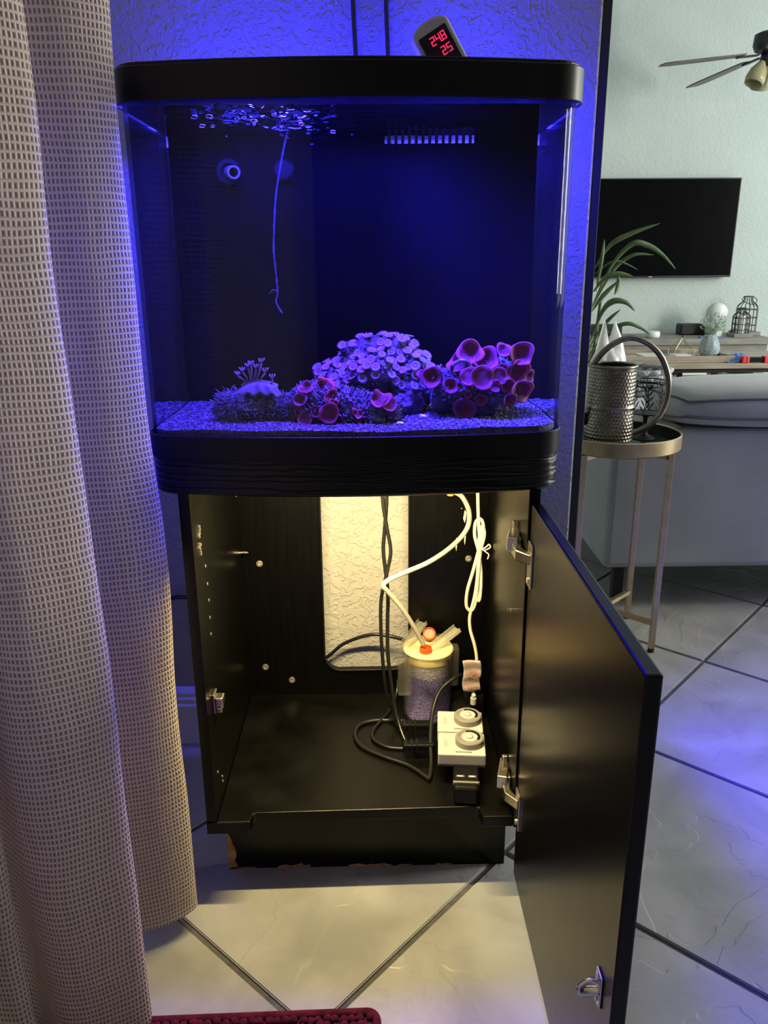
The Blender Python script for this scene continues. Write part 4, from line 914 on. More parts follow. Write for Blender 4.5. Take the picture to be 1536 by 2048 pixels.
# ================================================================== CURTAIN AND RUG
plan = [(-.330, .000), (-.290, -.018), (-.258, -.045), (-.2555, -.066), (-.285, -.088), (-.335, -.100), (-.385, -.130), (-.360, -.175), (-.300, -.198), (-.2775, -.215), (-.2900, -.236), (-.335, -.262), (-.372, -.258), (-.415, -.225), (-.440, -.235), (-.425, -.262), (-.388, -.272), (-.392, -.290), (-.425, -.290), (-.438, -.305), (-.418, -.335), (-.40, -.36), (-.43, -.385), (-.45, -.42), (-.39, -.47), (-.36, -.52), (-.42, -.56), (-.44, -.62), (-.37, -.68), (-.36, -.74), (-.43, -.79), (-.44, -.86), (-.37, -.92), (-.37, -.98), (-.43, -1.04), (-.44, -1.1), (-.37, -1.16), (-.37, -1.24), (-.44, -1.3), (-.40, -1.4), (-.44, -1.5), (-.40, -1.62), (-.44, -1.75)]
pp = cr([(x, y, 0) for x, y in plan], 10); arc = [0]
for a, b_ in zip(pp, pp[1:]): arc.append(arc[-1]+(b_-a).length)
nz_ = 90; me = bpy.data.meshes.new('curtain'); vs = []; uvs = []
for i, p in enumerate(pp):
    for j in range(nz_+1):
        t = j/nz_; hb = .020 if i < 56 else .105 if i < 76 else .006; z = hb+(2.25-hb)*t  # hem raised in the hidden valley so door daylight spills under
        hem = .014*math.sin(arc[i]*9+1)*(1-t)**6+(.02*max(0, math.sin(arc[i]*17-.4)))*(1-t)**8
        w = .006*noise.noise((arc[i]*6, z*2.2, 0))+.004*noise.noise((arc[i]*14, z*5, 3))
        vs.append((p.x+w, p.y+w*.6, z+hem*.5)); uvs.append((arc[i], .02+2.23*t))
fs = [(i*(nz_+1)+j, (i+1)*(nz_+1)+j, (i+1)*(nz_+1)+j+1, i*(nz_+1)+j+1) for i in range(len(pp)-1) for j in range(nz_)]
me.from_pydata(vs, [], fs); uvl = me.uv_layers.new(name='cloth')
for l in me.loops: uvl.data[l.index].uv = uvs[l.vertex_index]
me.polygons.foreach_set('use_smooth', [True]*len(me.polygons)); me.materials.append(M['curtain'])
ctn = thing('curtain', 'heavy beige woven curtain hanging in deep folds left of the tank', 'curtain', (-.37, -.6, .03))
o = link('fabric', me, ctn)
m = MB(); m.tube([(-.40, .05, 2.29), (-.40, -1.9, 2.29)], .012, 12); cro = thing('curtain_rod', 'metal curtain rod above the window', 'curtain rod', (-.40, -.9, 2.29)); m.build('rod', M['iron'], cro, smooth=True)
for k in range(13): 
    m = MB(); m.tube([(-.40+.018*math.cos(2*PI*i/16), -.01-k*.144, 2.272+.022*math.sin(2*PI*i/16)) for i in range(16)], .002, 6, closed=True); m.build('ring', M['iron'], ctn, smooth=True)
for yy in (.02, -1.86):
    m = MB(); m.box(-.50, -.40, yy-.008, yy+.008, 2.282, 2.298); m.build('bracket', M['iron'], cro)
# chenille rug
rg = thing('chenille_rug', 'burgundy chenille rug at the front edge of the floor', 'rug', (-.14, -.5, 0))
RQ = Matrix.Translation((.0075, -.207, 0)) @ Matrix.Rotation(math.radians(1.2), 4, 'Z')
rx0 = -.50
m = MB(); m.box(-.44, 0, -.62, 0, .001, .009, RQ); m.build('backing', M['rug'], rg, bevel=.003)
bd = rrect(-.438, -.003, -.617, -.003, .012, 4)
m = MB(); m.tube([tuple(RQ @ Vector((x, y, .010))) for x, y in bd], .0055, 8, closed=True); m.build('border', M['rug'], rg, smooth=True)
m = MB(); rnd = random.Random(6)
for i in range(40):
    for j in range(24):
        x = -.012-i*.0105; y = -.012-j*.0105
        c = RQ @ Vector((x+rnd.uniform(-.002, .002), y+rnd.uniform(-.002, .002), .0115)); m.sphere(c, .0056, 1, 1, rnd.uniform(.8, 1.15), 7, 5)
o = m.build('chenille_pile', M['rug'], rg, smooth=True); o['kind'] = 'stuff'

# ================================================================== LIVING ROOM
# side table
TCX, TCY = .582, .855
st = thing('side_table', 'small round brass tray table beside the wall corner', 'side table', (TCX, TCY, 0))
m = MB(); m.lathe([(.0001, .494), (.142, .494), (.147, .498), (.147, .528), (.1445, .530), (.143, .528), (.142, .500), (.0001, .500)], 64, (TCX, TCY, 0)); m.build('tray', M['brass'], st, auto=40)
m = MB(); m.lathe([(.0001, .5002), (.1415, .5002), (.1425, .527)], 64, (TCX, TCY, 0)); m.build('tray_lining', M['tray_in'], st, smooth=False)
for sx, sy in ((1, -1), (1, 1), (-1, -1), (-1, 1)):
    x, y = TCX+sx*.0985, TCY+sy*.096
    m = MB(); m.box(x-.0065, x+.0065, y-.0065, y+.0065, .010, .494); lg = m.build('leg', M['brass'], st, bevel=.0008)
    m = MB(); m.lathe([(.0001, 0), (.008, 0), (.008, .010), (.0001, .010)], 12, (x, y, 0)); m.build('foot', M['iron'], lg)
for a in (1, -1):
    Mx = Matrix.Translation((TCX, TCY, .076)) @ Matrix.Rotation(a*math.atan2(.096, .0985), 4, 'Z')
    m = MB(); m.box(-.134, .134, -.0055, .0055, -.0055+(.0005 if a > 0 else -.0005), .0055, Mx); m.build('cross_brace', M['brass'], st)
    Mx = Matrix.Translation((TCX, TCY, .486)) @ Matrix.Rotation(a*math.atan2(.096, .0985), 4, 'Z')
    m = MB(); m.box(-.13, .13, -.005, .005, -.006, .007, Mx); m.build('top_brace', M['brass'], st)
# watering can with hammered dimples
WX, WYc = .546, .800
wc = thing('watering_can', 'hammered metal watering can with large ring handle on tray table', 'watering can', (WX, WYc, .5005))
def wcan(u, v):
    q = 2*PI*u; z = .5006+.187*v; r = .0545-.0035*v
    ring = math.exp(-((z-.598)/.0022)**2)
    a = u*40; b = v*24; row = math.floor(b); a += .5*(row % 2)
    fa, fb = a-math.floor(a)-.5, b-row-.5
    d = math.hypot(fa, fb); dim = -.0009*max(0, 1-(d/.46)**2)
    if abs(z-.598) < .005 or v > .95: dim = 0
    r += dim+.0018*ring
    return (WX+r*math.cos(q), WYc+r*math.sin(q), z)
m = MB(); m.grid(272, 150, wcan, wrap=True); m.build('body', M['can'], wc, smooth=True, fix=False)
m = MB(); m.lathe([(.0001, .001), (.054, .001)], 32, (WX, WYc, .5004)); m.build('bottom', M['can'], wc)
m = MB(); m.tube([(WX+.0512*math.cos(2*PI*i/48), WYc+.0512*math.sin(2*PI*i/48), .688) for i in range(48)], .0035, 10, closed=True); m.build('rim', M['can'], wc, smooth=True)
m = MB(); m.lathe([(.0495, .0), (.0485, .185)], 40, (WX, WYc, .502)); m.build('inside', M['iron'], wc, smooth=True)
pts = cr([(.500, .80, .688), (.520, .80, .716), (.548, .80, .738), (.582, .80, .7475), (.620, .80, .735), (.652, .80, .705), (.671, .80, .662), (.6745, .80, .620), (.664, .80, .580), (.645, .80, .556), (.618, .80, .540), (.590, .80, .531)], 8)
m = MB(); m.tube(pts, .0066, 12); m.build('handle', M['can'], wc, smooth=True)
m = MB(); m.tube([(.497, .80, .56), (.45, .80, .62), (.405, .80, .70), (.395, .80, .715)], [.010, .008, .0065, .0065], 12); m.build('spout', M['can'], wc, smooth=True)
# leaf candle holder
HX, HY = .663, .895
ch = thing('candle_holder', 'pierced dark metal candle holder with leaf pattern beside watering can', 'candle holder', (HX, HY, .5005))
m = MB(); m.lathe([(.0001, .0), (.030, .0), (.030, .002), (.017, .007), (.007, .012), (.0065, .020), (.009, .024), (.0065, .028), (.006, .050), (.009, .058), (.012, .062)], 28, (HX, HY, .5005)); m.build('foot', M['iron'], ch, smooth=True)
for zz in (.563, .628, .640):
    m = MB(); m.tube([(HX+.036*math.cos(2*PI*i/36), HY+.036*math.sin(2*PI*i/36), zz) for i in range(36)], .0016, 6, closed=True); m.build('ring', M['iron'], ch, smooth=True)
m = MB(); m.lathe([(.0001, 0), (.036, 0), (.036, .0015), (.0001, .0015)], 28, (HX, HY, .5615)); m.build('plate', M['iron'], ch)
def cyl(a, z, r=.036): return Vector((HX+r*math.cos(a), HY+r*math.sin(a), z))
for k in range(6):
    a0 = 2*PI*k/6
    m = MB(); m.tube([cyl(a0+.25*t, .563+.065*t) for t in [i/6 for i in range(7)]], .0011, 5); s_ = m.build('stem', M['iron'], ch, smooth=True)
    for q in range(8):
        t = .08+.11*q; side = 1 if q % 2 else -1; a = a0+.25*t; z = .563+.065*t
        p0 = cyl(a, z); p1 = cyl(a+side*.33, z+.017); mid = (p0+p1)/2; dz = Vector((0, 0, .0034))
        dv = Vector((math.cos(a), math.sin(a), 0))*.0006
        m = MB(); m.add([p0+dv, mid-dz+dv, p1+dv, mid+dz+dv, p0-dv, mid-dz-dv, p1-dv, mid+dz-dv], [(0, 1, 2, 3), (7, 6, 5, 4), (0, 4, 5, 1), (1, 5, 6, 2), (2, 6, 7, 3), (3, 7, 4, 0)]); m.build('leaf', M['iron'], s_)
for k in range(14):
    a = 2*PI*k/14; m = MB(); m.tube([cyl(a, .628), cyl(a, .640)], .0010, 5); m.build('post', M['iron'], ch)
# sofa
sf = thing('sofa', 'grey microfibre sofa seen from behind with a loose seat cushion', 'sofa', (1.4, 1.4, 0))
MB().box(.622, 2.35, 1.0, 1.76, .120, .497).build('base', M['sofa'], sf, bevel=.018, seg=4)
for x, y in ((.69, 1.085), (2.28, 1.085), (.69, 1.68), (2.28, 1.68)):
    m = MB(); m.box(x-.014, x+.014, y-.014, y+.014, 0, .1205); m.build('leg', M['iron'], sf, bevel=.002)
cuv = []
def cush(x0, x1, y0, y1, z0, z1):
    n, k, mm = 36, 16, 10; m = MB()
    def sq(t): return t
    bm = bmesh.new(); bmesh.ops.create_cube(bm, size=2)
    bmesh.ops.subdivide_edges(bm, edges=bm.edges[:], cuts=11, use_grid_fill=True)
    vs = []
    for v in bm.verts:
        p = v.co.copy()
        q = Vector((p.x, p.y, p.z))
        e = 10; L = (abs(p.x)**e+abs(p.y)**e+abs(p.z)**4)**(1/e) if 0 else 1
        s = Vector((p.x*math.sqrt(max(0, 1-.10*p.y**2-.10*p.z**2)), p.y*math.sqrt(max(0, 1-.10*p.x**6-.16*p.z**2)), p.z*math.sqrt(max(0, 1-.30*p.x**8-.35*p.y**4))))
        vs.append(((x0+x1)/2+s.x*(x1-x0)/2, (y0+y1)/2+s.y*(y1-y0)/2, (z0+z1)/2+s.z*(z1-z0)/2))
    fs = [tuple(v.index for v in f.verts) for f in bm.faces]; bm.free(); return m.add(vs, fs)
cu = cush(.745, 2.30, .972, 1.27, .494, .612).build('cushion', M['sofa'], sf, smooth=True, sub=1)
def cpt(px, py, pz, x0=.745, x1=2.30, y0=.972, y1=1.27, z0=.494, z1=.612):
    sx = px*math.sqrt(1-.10*py**2-.10*pz**2); sy = py*math.sqrt(1-.10*px**6-.16*pz**2); sz = pz*math.sqrt(1-.30*px**8-.35*py**4)
    return ((x0+x1)/2+sx*(x1-x0)/2, (y0+y1)/2+sy*(y1-y0)/2, (z0+z1)/2+sz*(z1-z0)/2)
for pz in (.55, -.55):
    m = MB(); m.tube([cpt(-1, y/10, pz) for y in range(9, -11, -1)]+[cpt(-1+x/30, -1, pz) for x in range(1, 59)], .0032, 8); m.build('piping', M['piping'], cu, smooth=True)
MB().box(.63, .80, 1.02, 1.75, .4975, .503).build('deck_seam', M['sofa'], sf, bevel=.002)
# white bag and basket behind the table
def bagf(u, v):
    q = 2*PI*u; k = 1-.75*v**1.6; r = .072*k*(1+.20*noise.noise((math.cos(q)*2, math.sin(q)*2, v*3))+.10*math.sin(5*q+v*3)*v)
    top = .20*(1+.18*math.sin(q*2+.8)*v)
    return (.712+r*math.cos(q)-.012*v, 1.37+r*.7*math.sin(q), .5035+top*v+.02*noise.noise((q, v*4, 7)))
m = MB(); m.grid(64, 30, bagf, wrap=True); o = m.build('plastic_bag', M['bag'], smooth=True, fix=False); tag(o, 'crumpled white plastic bag standing on the sofa behind watering can', 'bag')
bk = thing('wicker_basket', 'low grey woven basket on the sofa behind the candle holder', 'basket', (.86, 1.58, .50))
for r in range(5):
    m = MB(); pts = []
    for i in range(72):
        q = 2*PI*i/72; rr_ = .085+.004*r+.005*math.sin(q*18+PI*(r % 2)); pts.append((.862+rr_*math.cos(q), 1.59+rr_*math.sin(q), .508+r*.0165))
    m.tube(pts, .0086, 7, closed=True); m.build('woven_strand', M['wicker'], bk, smooth=True)
m = MB(); m.lathe([(.0001, 0), (.082, 0), (.082, .004), (.0001, .004)], 32, (.862, 1.59, .4975)); m.build('basket_base', M['wicker'], bk)
# tall palm-like plant behind the corner
PX, PY = .800, 2.02
pt = thing('potted_palm', 'tall leafy house plant with long arching leaves behind wall corner', 'plant', (PX, PY, 0))
m = MB(); m.lathe([(.0001, 0), (.085, 0), (.11, .22), (.115, .23), (.105, .23), (.10, .20), (.0001, .20)], 32, (PX, PY, 0)); m.build('pot', M['pot'], pt, smooth=False)
m = MB(); m.lathe([(.0001, .19), (.100, .205)], 24, (PX, PY, 0)); m.build('soil', M['soil'], pt)
for dx, top in ((.0, 1.0), (.022, .78), (-.02, .9)):
    m = MB(); m.tube(cr([(PX+dx, PY, .2), (PX+dx*1.4+.005, PY+.01, .5), (PX+dx*1.8+.012, PY, top)], 6), .006, 8); m.build('cane', M['leaf'], pt, smooth=True)
def leaf(pts, w, tilt=.3):
    c = cr(pts, 10); m = MB(); n = len(c); vs = []
    for i, p in enumerate(c):
        t = i/(n-1); ww = w*(math.sin(PI*min(1, t*.93+.07))**.8)*(.45+.55*min(1, t*2.2))
        tg_ = (c[min(i+1, n-1)]-c[max(i-1, 0)]).normalized(); sd_ = tg_.cross(Vector((0, -1, tilt))).normalized()
        nn = sd_.cross(tg_).normalized()
        vs += [p+sd_*ww-nn*ww*.25, p+nn*.0004, p-sd_*ww-nn*ww*.25]
    fs = []
    for i in range(n-1):
        fs += [(3*i, 3*i+1, 3*i+4, 3*i+3), (3*i+1, 3*i+2, 3*i+5, 3*i+4)]
    m.add(vs, fs); o = m.build('leaf', M['leaf'], pt, smooth=True); s = o.modifiers.new('s', 'SOLIDIFY'); s.thickness = .0012
lv = [([(.815, 2.0, .88), (.86, 1.98, .96), (.93, 1.96, 1.0), (1.02, 1.95, 1.03)], .013), ([(.815, 2.0, .75), (.87, 1.98, .89), (.93, 1.96, .962), (.985, 1.95, .957), (1.035, 1.94, .925), (1.080, 1.93, .878)], .014), ([(.815, 2.0, .74), (.88, 2.0, .87), (.945, 1.99, .925), (1.018, 1.98, .925)], .010),
      ([(.815, 2.0, .80), (.85, 1.97, .85), (.89, 1.95, .862), (.935, 1.94, .853)], .015), ([(.90, 2.0, .86), (.90, 1.98, .83), (.885, 1.97, .79)], .012), ([(.815, 2.0, .73), (.85, 1.98, .79), (.895, 1.96, .84)], .012), ([(.815, 2.0, .62), (.845, 1.97, .73), (.875, 1.95, .768), (.918, 1.94, .765), (.95, 1.93, .735)], .015),
      ([(.815, 2.0, .60), (.86, 1.97, .69), (.905, 1.95, .74)], .010), ([(.815, 2.0, .57), (.87, 1.97, .66), (.93, 1.95, .69), (.98, 1.94, .675), (1.012, 1.93, .652)], .010), ([(.825, 2.0, .8), (.832, 1.98, .9), (.834, 1.97, .98)], .010), ([(.815, 2.0, .50), (.83, 1.98, .58), (.845, 1.97, .60)], .012), ([(.80, 2.0, .9), (.74, 2.0, 1.0), (.66, 2.0, .97)], .013), ([(.80, 2.0, .7), (.73, 2.0, .82), (.64, 2.0, .78)], .013), ([(.80, 2.02, .85), (.80, 2.1, 1.02), (.78, 2.2, 1.0)], .013), ([(.815, 2.0, .42), (.85, 1.98, .47), (.87, 1.97, .475)], .012), ([(.815, 2.0, .86), (.88, 1.98, .905), (.96, 1.97, .876)], .006)]
for p, w in lv: leaf(p, w*.72)
# television
tv = thing('television', 'flat black television mounted on the far wall', 'television', (1.79, 4.28, .80))
MB().box(1.27, 2.305, 4.275, 4.330, .795, 1.383).build('case', M['tvf'], tv, bevel=.004)
MB().box(1.278, 2.297, 4.2735, 4.276, .806, 1.376).build('screen', M['tv'], tv)
MB().box(1.70, 1.90, 4.330, 4.3495, 1.0, 1.2).build('wall_mount', M['iron'], tv)
MB().box(1.78, 1.80, 4.2730, 4.2752, .7985, .8025).build('logo_mark', M['screw'], tv)
# tv stand
ts = thing('tv_stand', 'long grey oak media console under the television', 'media console', (1.7, 4.12, 0))
SY0, SY1 = 3.93, 4.31
MB().box(.95, 2.46, SY0-.02, SY1, .408, .445).build('top', M['oak'], ts, bevel=.003)
MB().box(.98, 2.43, SY0, SY0+.02, .352, .408).build('rail', M['oak'], ts)
for x in (.98, 1.70, 2.365): MB().box(x, x+.065, SY0, SY1-.02, 0.0, .352).build('upright', M['oak'], ts, bevel=.002)
MB().box(1.045, 2.365, SY0+.02, SY1-.02, .195, .215).build('shelf', M['oak'], ts)
MB().box(1.045, 2.365, SY0+.01, SY1-.02, .05, .075).build('shelf', M['oak'], ts)
MB().box(.98, 2.43, SY1-.02, SY1-.01, .05, .408).build('backboard', M['matte_black'], ts)
SZ = .4455
def speaker(x0, x1, lab):
    s = thing('speaker', lab, 'speaker', ((x0+x1)/2, 4.2, SZ)); MB().box(x0, x1, 4.16, 4.25, SZ, SZ+.068).build('cabinet', M['speaker'], s, bevel=.01, seg=3)
    MB().box(x0+.008, x1-.008, 4.1575, 4.1605, SZ+.008, SZ+.060).build('grille', M['matte_black'], s, bevel=.004)
speaker(1.42, 1.605, 'low black speaker on the console behind the white bag')
speaker(1.975, 2.165, 'low black speaker on the console behind the leafy vase')
pk = thing('smart_speaker', 'white round puck speaker on the grey console', 'smart speaker', (1.752, 4.02, SZ))
m = MB(); m.lathe([(.0001, 0), (.036, 0), (.042, .008), (.042, .030), (.037, .037), (.0001, .037)], 28, (1.752, 4.02, SZ)); m.build('body', M['white'], pk, smooth=True)
m = MB(); m.lathe([(.0001, .0372), (.030, .0372), (.028, .0385), (.0001, .0385)], 24, (1.752, 4.02, SZ)); m.build('top', M['white'], pk)
gp = thing('globe_lamp', 'frosted white globe lamp on the console behind the vase', 'lamp', (2.165, 4.09, SZ))
m = MB(); m.sphere((2.165, 4.09, SZ+.135), .066, n=24, m=16, sz=1.0); m.build('globe', M['white'], gp, smooth=True)
m = MB(); m.lathe([(.0001, 0), (.045, 0), (.045, .05), (.03, .075), (.0001, .075)], 24, (2.165, 4.09, SZ)); m.build('base', M['white'], gp, smooth=False)
def lantern(x, y, r, h, lab):
    l = thing('cage_lantern', lab, 'lantern', (x, y, SZ), group='wire cage lanterns on the console')
    m = MB(); m.box(x-r*1.15, x+r*1.15, y-r*1.15, y+r*1.15, SZ, SZ+.022); m.build('wood_base', M['oak'], l, bevel=.002)
    for k in range(14):
        a = 2*PI*k/14; c, s = math.cos(a), math.sin(a)
        m = MB(); m.tube(cr([(x+r*c, y+r*s, SZ+.022), (x+r*c, y+r*s, SZ+h*.66), (x+r*.85*c, y+r*.85*s, SZ+h*.78), (x+r*.45*c, y+r*.45*s, SZ+h*.88), (x+r*.40*c, y+r*.40*s, SZ+h)], 4), .0022, 5); m.build('wire', M['iron'], l, smooth=True)
    for zz, k in ((.25, 1), (.45, 1), (.66, 1), (1.0, .42)):
        m = MB(); m.tube([(x+r*k*math.cos(2*PI*i/24), y+r*k*math.sin(2*PI*i/24), SZ+h*zz) for i in range(24)], .0022, 5, closed=True); m.build('hoop', M['iron'], l, smooth=True)
    m = MB(); m.tube(cr([(x-r*.45, y, SZ+h), (x-r*.75, y-r*.3, SZ+h*.90), (x, y-r*1.1, SZ+h*.80), (x+r*.75, y-r*.3, SZ+h*.90), (x+r*.45, y, SZ+h)], 6), .0022, 5); m.build('handle', M['iron'], l, smooth=True)
lantern(2.292, 4.02, .050, .172, 'smaller wire cage lantern holding a candle, in front of taller one')
lantern(2.385, 4.16, .062, .235, 'taller wire cage lantern at the right end of the console')
for x, y, r, h, lab in ((2.292, 4.02, .022, .105, 'white pillar candle inside the smaller cage lantern'), (2.380, 4.16, .026, .11, 'white pillar candle inside the taller cage lantern')):
    c_ = thing('pillar_candle', lab, 'candle', (x, y, SZ+.022)); m = MB(); m.lathe([(.0001, 0), (r, 0), (r, h), (r*.8, h-.004), (.0001, h-.006)], 20, (x, y, SZ+.0222)); m.build('wax', M['candle'], c_, auto=40)
    m = MB(); m.tube([(x, y, SZ+.015+h), (x+.001, y, SZ+.028+h)], .0012, 5); m.build('wick', M['iron'], c_)
m = MB(); m.box(2.02, 2.16, 3.945, 3.985, SZ, SZ+.006); tag(m.build('magazine', M['blue'], bevel=.001), 'thin blue booklet lying on the console', 'booklet')
tag(MB().box(2.40-.35, 2.42-.16, 3.96, 4.20, .0755, .16).build('storage_box', M['white'], bevel=.01), 'white box on the bottom shelf of the console', 'box')
m = MB(); blob(m, (2.25, 4.08, .270), .075, .06, .060, 71, .3); tag(m.build('white_pouch', M['bag'], smooth=True), 'white crumpled pouch on the upper console shelf', 'pouch')
tag(MB().box(1.93, 2.10, 3.98, 4.16, .2155, .30).build('media_box', M['white'], bevel=.005), 'pale grey media box on the upper console shelf', 'box')
# coffee table
ct_ = thing('coffee_table', 'brown oak coffee table with black legs behind the sofa', 'coffee table', (1.6, 2.85, 0))
CT = .448
MB().box(.95, 2.25, 2.70, 3.20, .424, CT).build('top', M['oak2'], ct_, bevel=.003)
MB().box(.97, 2.23, 2.72, 3.18, .404, .424).build('apron', M['iron'], ct_)
for x in (.98, 1.60, 2.20):
    for y in (2.73, 3.15): MB().box(x, x+.022, y, y+.022, 0, .404).build('leg', M['iron'], ct_)
MB().box(.98, 2.22, 2.74, 3.16, .16, .178).build('lower_shelf', M['oak2'], ct_, bevel=.002)
# tray and things on it
wt = thing('wooden_tray', 'long light wooden tray on the coffee table', 'tray', (1.45, 2.88, CT))
MB().box(1.10, 1.70, 2.74, 3.04, CT+.0005, CT+.010).build('board', M['oak2'], wt, bevel=.002)
for a in ((1.10, 1.70, 2.74, 2.752), (1.10, 1.70, 3.028, 3.04), (1.10, 1.112, 2.752, 3.028), (1.688, 1.70, 2.752, 3.028)): MB().box(*a, CT+.010, CT+.030).build('rim', M['oak2'], wt, bevel=.002)
TZ = CT+.0103
vs_ = thing('herringbone_vase', 'blue and white herringbone vase holding pale leaves', 'vase', (1.640, 2.90, TZ))
VP = [(.030, 0), (.042, .012), (.047, .035), (.044, .060), (.034, .085), (.026, .100), (.025, .106), (.0225, .106), (.0225, .10)]
m = MB(); m.lathe([(.0001, .001)]+VP, 36, (1.640, 2.90, TZ)); m.build('body', M['vase'], vs_, smooth=True)
def vr(z):
    for (r0, z0), (r1, z1) in zip(VP, VP[1:]):
        if z0 <= z <= z1 and z1 > z0: return r0+(r1-r0)*(z-z0)/(z1-z0)
    return .03
for c in range(12):
    a0 = 2*PI*c/12; da = 2*PI/24
    for r in range(10):
        m = MB(); pts = []
        for sg in (-1, 0, 1):
            z = .006+r*.0098+.009*abs(sg)*(1 if c % 2 else 1); z = min(z, .104); a = a0+sg*da*.92; rad = vr(z)+.0004
            pts.append((1.640+rad*math.cos(a), 2.90+rad*math.sin(a), TZ+z))
        m.tube(pts, .0016, 4); m.build('chevron', M['vase_w'], vs_)
for k in range(34):
    a = random.uniform(0, 2*PI); L = random.uniform(.06, .125); sp_ = random.uniform(.15, .95)
    d = Vector((math.cos(a)*sp_, math.sin(a)*sp_*.7, 1)).normalized(); p0 = Vector((1.640+.008*math.cos(a), 2.90+.008*math.sin(a), TZ+.098)); p1 = p0+d*L+Vector((0, 0, -.02*sp_))
    m = MB(); m.tube([p0, (p0+p1)/2+Vector((0, 0, .008)), p1], .0012, 4)
    for q in range(7):
        t = .25+.12*q; pp_ = p0.lerp(p1, t); w = Vector((random.uniform(-1, 1), random.uniform(-1, 1), random.uniform(.2, 1))).normalized()*.020; e_ = w.cross(d).normalized()*.0040
        m.add([pp_, pp_+w*.5+e_, pp_+w, pp_+w*.5-e_], [(0, 1, 2, 3)])
    m.build('sprig', M['leaf_pale'], vs_, fix=False)
gh = thing('glass_house', 'small glass house terrarium with metal frame on the wooden tray', 'terrarium', (1.475, 2.83, TZ))
gx0, gx1, gy0, gy1, ga, gb_ = 1.432, 1.522, 2.78, 2.87, TZ+.001, TZ+.048
apx = Vector((1.477, 2.825, TZ+.098)); C4 = [(gx0, gy0), (gx1, gy0), (gx1, gy1), (gx0, gy1)]
for i, (x, y) in enumerate(C4):
    x2, y2 = C4[(i+1) % 4]
    for p, q in (((x, y, ga), (x, y, gb_)), ((x, y, ga), (x2, y2, ga)), ((x, y, gb_), (x2, y2, gb_)), ((x, y, gb_), tuple(apx))):
        m = MB(); m.tube([p, q], .0018, 5); m.build('frame_bar', M['brass'], gh)
    m = MB(); m.add([(x, y, ga), (x2, y2, ga), (x2, y2, gb_), (x, y, gb_)], [(0, 1, 2, 3)]); m.build('pane', M['glass2'], gh)
    m = MB(); m.add([(x, y, gb_), (x2, y2, gb_), tuple(apx)], [(0, 1, 2)]); m.build('pane', M['glass2'], gh)
m = MB(); m.tube([tuple(apx), tuple(apx+Vector((0, 0, .012)))], .003, 6); m.build('finial', M['iron'], gh)
tag(MB().box(1.437, 1.518, 2.785, 2.865, TZ+.0005, TZ+.020).build('white_block', M['white'], bevel=.004), 'white block inside the glass house', 'block')
for k in range(22):
    x = 1.27+k*.0085*1.9 if k < 9 else 1.53+(k-9)*.0048; y = 2.77+.012*math.sin(k*1.3)
    m = MB(); m.sphere((x, y, TZ+.0075), .0075, n=10, m=6); tag(m.build('wooden_bead', M['candle'], smooth=True), 'pale wooden bead in a string lying along the wooden tray', 'bead', 'beads along the wooden tray')
for i, (x0, x1, y0, y1, z0, z1, mt, lab) in enumerate(((1.13, 1.30, 2.76, 2.90, TZ, TZ+.007, 'silver', 'glossy magazine lying at the left end of the wooden tray'), (1.30, 1.40, 2.80, 2.95, TZ, TZ+.014, 'white', 'white book on the wooden tray beside the glass house'))):
    tag(MB().box(x0, x1, y0, y1, z0+.0005, z1).build('magazine' if i == 0 else 'book', M[mt], bevel=.001), lab, 'magazine' if i == 0 else 'book')
tag(MB().box(1.02, 1.08, 2.73, 2.80, CT+.0005, CT+.012).build('remote_control', M['plastic_black'], bevel=.003), 'black remote control at the left end of the coffee table', 'remote')
m = MB(); 
def clf(u, v):
    x = 1.655+.125*u; y = 2.72+.10*v; return (x, y, CT+.003+.034*u*v*(1-.3*v)+.010*abs(noise.noise((x*40, y*40, 2)))+.012*math.exp(-((u-.6)/.25)**2))
m.grid(24, 20, clf); o = m.build('blue_cloth', M['blue'], smooth=True); sd = o.modifiers.new('s', 'SOLIDIFY'); sd.thickness = .002; tag(o, 'crumpled blue cloth on the coffee table beside the red toy', 'cloth')
rd = thing('red_black_tool', 'black bar with red ends lying on the coffee table', 'toy', (1.79, 2.71, CT))
MB().box(1.752, 1.83, 2.712, 2.740, CT+.004, CT+.026).build('grip', M['plastic_black'], rd, bevel=.003)
for x0, x1 in ((1.722, 1.756), (1.824, 1.862)):
    for k in range(2): MB().box(x0+k*.017, x0+k*.017+.0155, 2.706, 2.746, CT+.0005, CT+.030).build('end_block', M['red'], rd, bevel=.003)
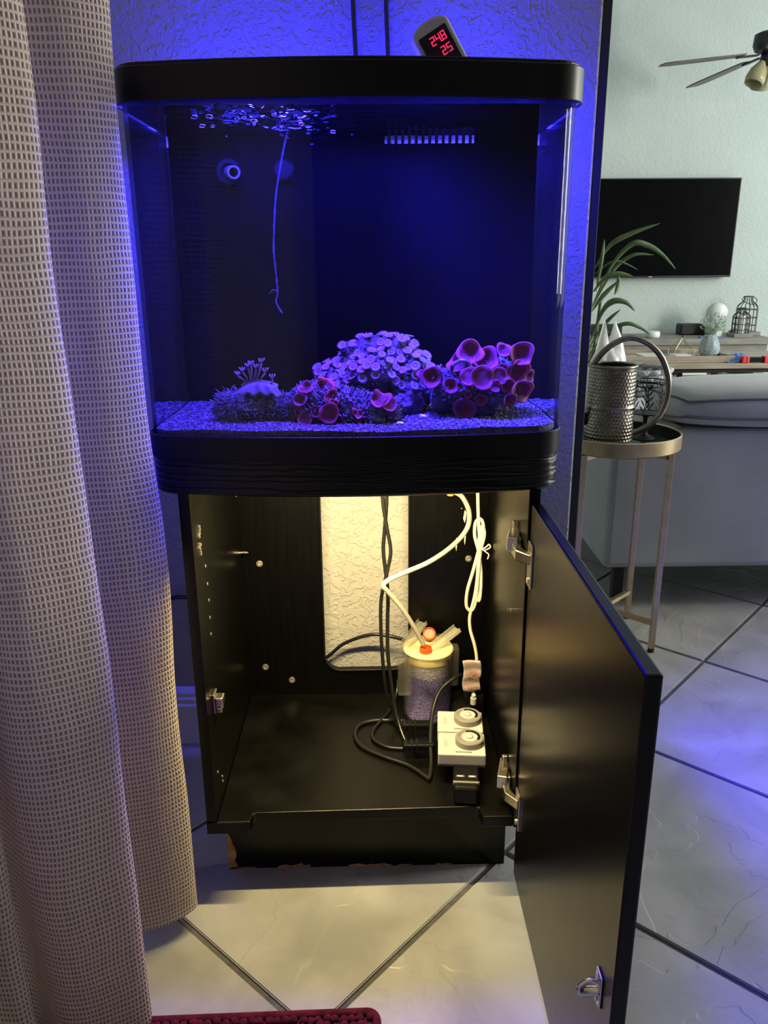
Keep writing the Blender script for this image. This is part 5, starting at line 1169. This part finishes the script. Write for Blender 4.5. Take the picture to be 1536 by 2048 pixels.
# ceiling fan
FX, FY, FZ = 2.075, 3.60, 1.955
cf = thing('ceiling_fan', 'dark ceiling fan with amber glass light shades', 'ceiling fan', (FX, FY, 2.6))
m = MB(); m.tube([(FX, FY, 2.6), (FX, FY, FZ+.05)], .012, 12); m.build('downrod', M['fan'], cf)
m = MB(); m.lathe([(.0001, .595), (.055, .595), (.05, .56), (.012, .545)], 24, (FX, FY, 2.0)); m.build('canopy', M['fan'], cf, smooth=True)
m = MB(); m.lathe([(.0001, .055), (.06, .055), (.082, .045), (.086, -.005), (.074, -.030), (.045, -.040), (.0001, -.042)], 32, (FX, FY, FZ)); m.build('motor_housing', M['fan'], cf, auto=40)
for k in range(5):
    a = math.radians(174+72*k+8)
    Mx = Matrix.Translation((FX, FY, FZ-.045)) @ Matrix.Rotation(a, 4, 'Z') @ Matrix.Rotation(.105, 4, 'Y') @ Matrix.Rotation(-.20 if k else -.05, 4, 'X')
    m = MB(); m.box(.06, .17, -.018, .018, -.004, .004, Mx); ir = m.build('blade_iron', M['fan'], cf, bevel=.002)
    P = [(.14, -.045), (.30, -.058), (.50, -.062), (.56, -.045), (.565, .0), (.56, .045), (.50, .062), (.30, .058), (.14, .045)]
    m = MB(); m.prism(P, .004, .010, lambda u, v, w: tuple(Mx @ Vector((u, v, w)))); m.build('blade', M['blade'], ir)
m = MB(); m.lathe([(.0001, -.04), (.04, -.04), (.045, -.075), (.03, -.095), (.0001, -.10)], 24, (FX, FY, FZ)); lk = m.build('light_kit', M['fan'], cf, smooth=True)
for k in range(3):
    a = math.radians(205+120*k); d = Vector((math.cos(a), math.sin(a), 0))
    c = Vector((FX, FY, FZ-.085))+d*.045
    q = (d*.45+Vector((0, 0, -1))).normalized().to_track_quat('Z', 'Y').to_matrix()
    m = MB(); m.lathe([(.016, 0), (.022, .012), (.042, .045), (.050, .085), (.046, .115), (.044, .115), (.047, .085), (.039, .046), (.019, .014)], 24, tuple(c), q); s_ = m.build('glass_shade', M['shade'], lk, smooth=True)
    m = MB(); m.sphere(tuple(c+q @ Vector((0, 0, .065))), .021, n=14, m=10); m.build('bulb', M['white'], s_, smooth=True)
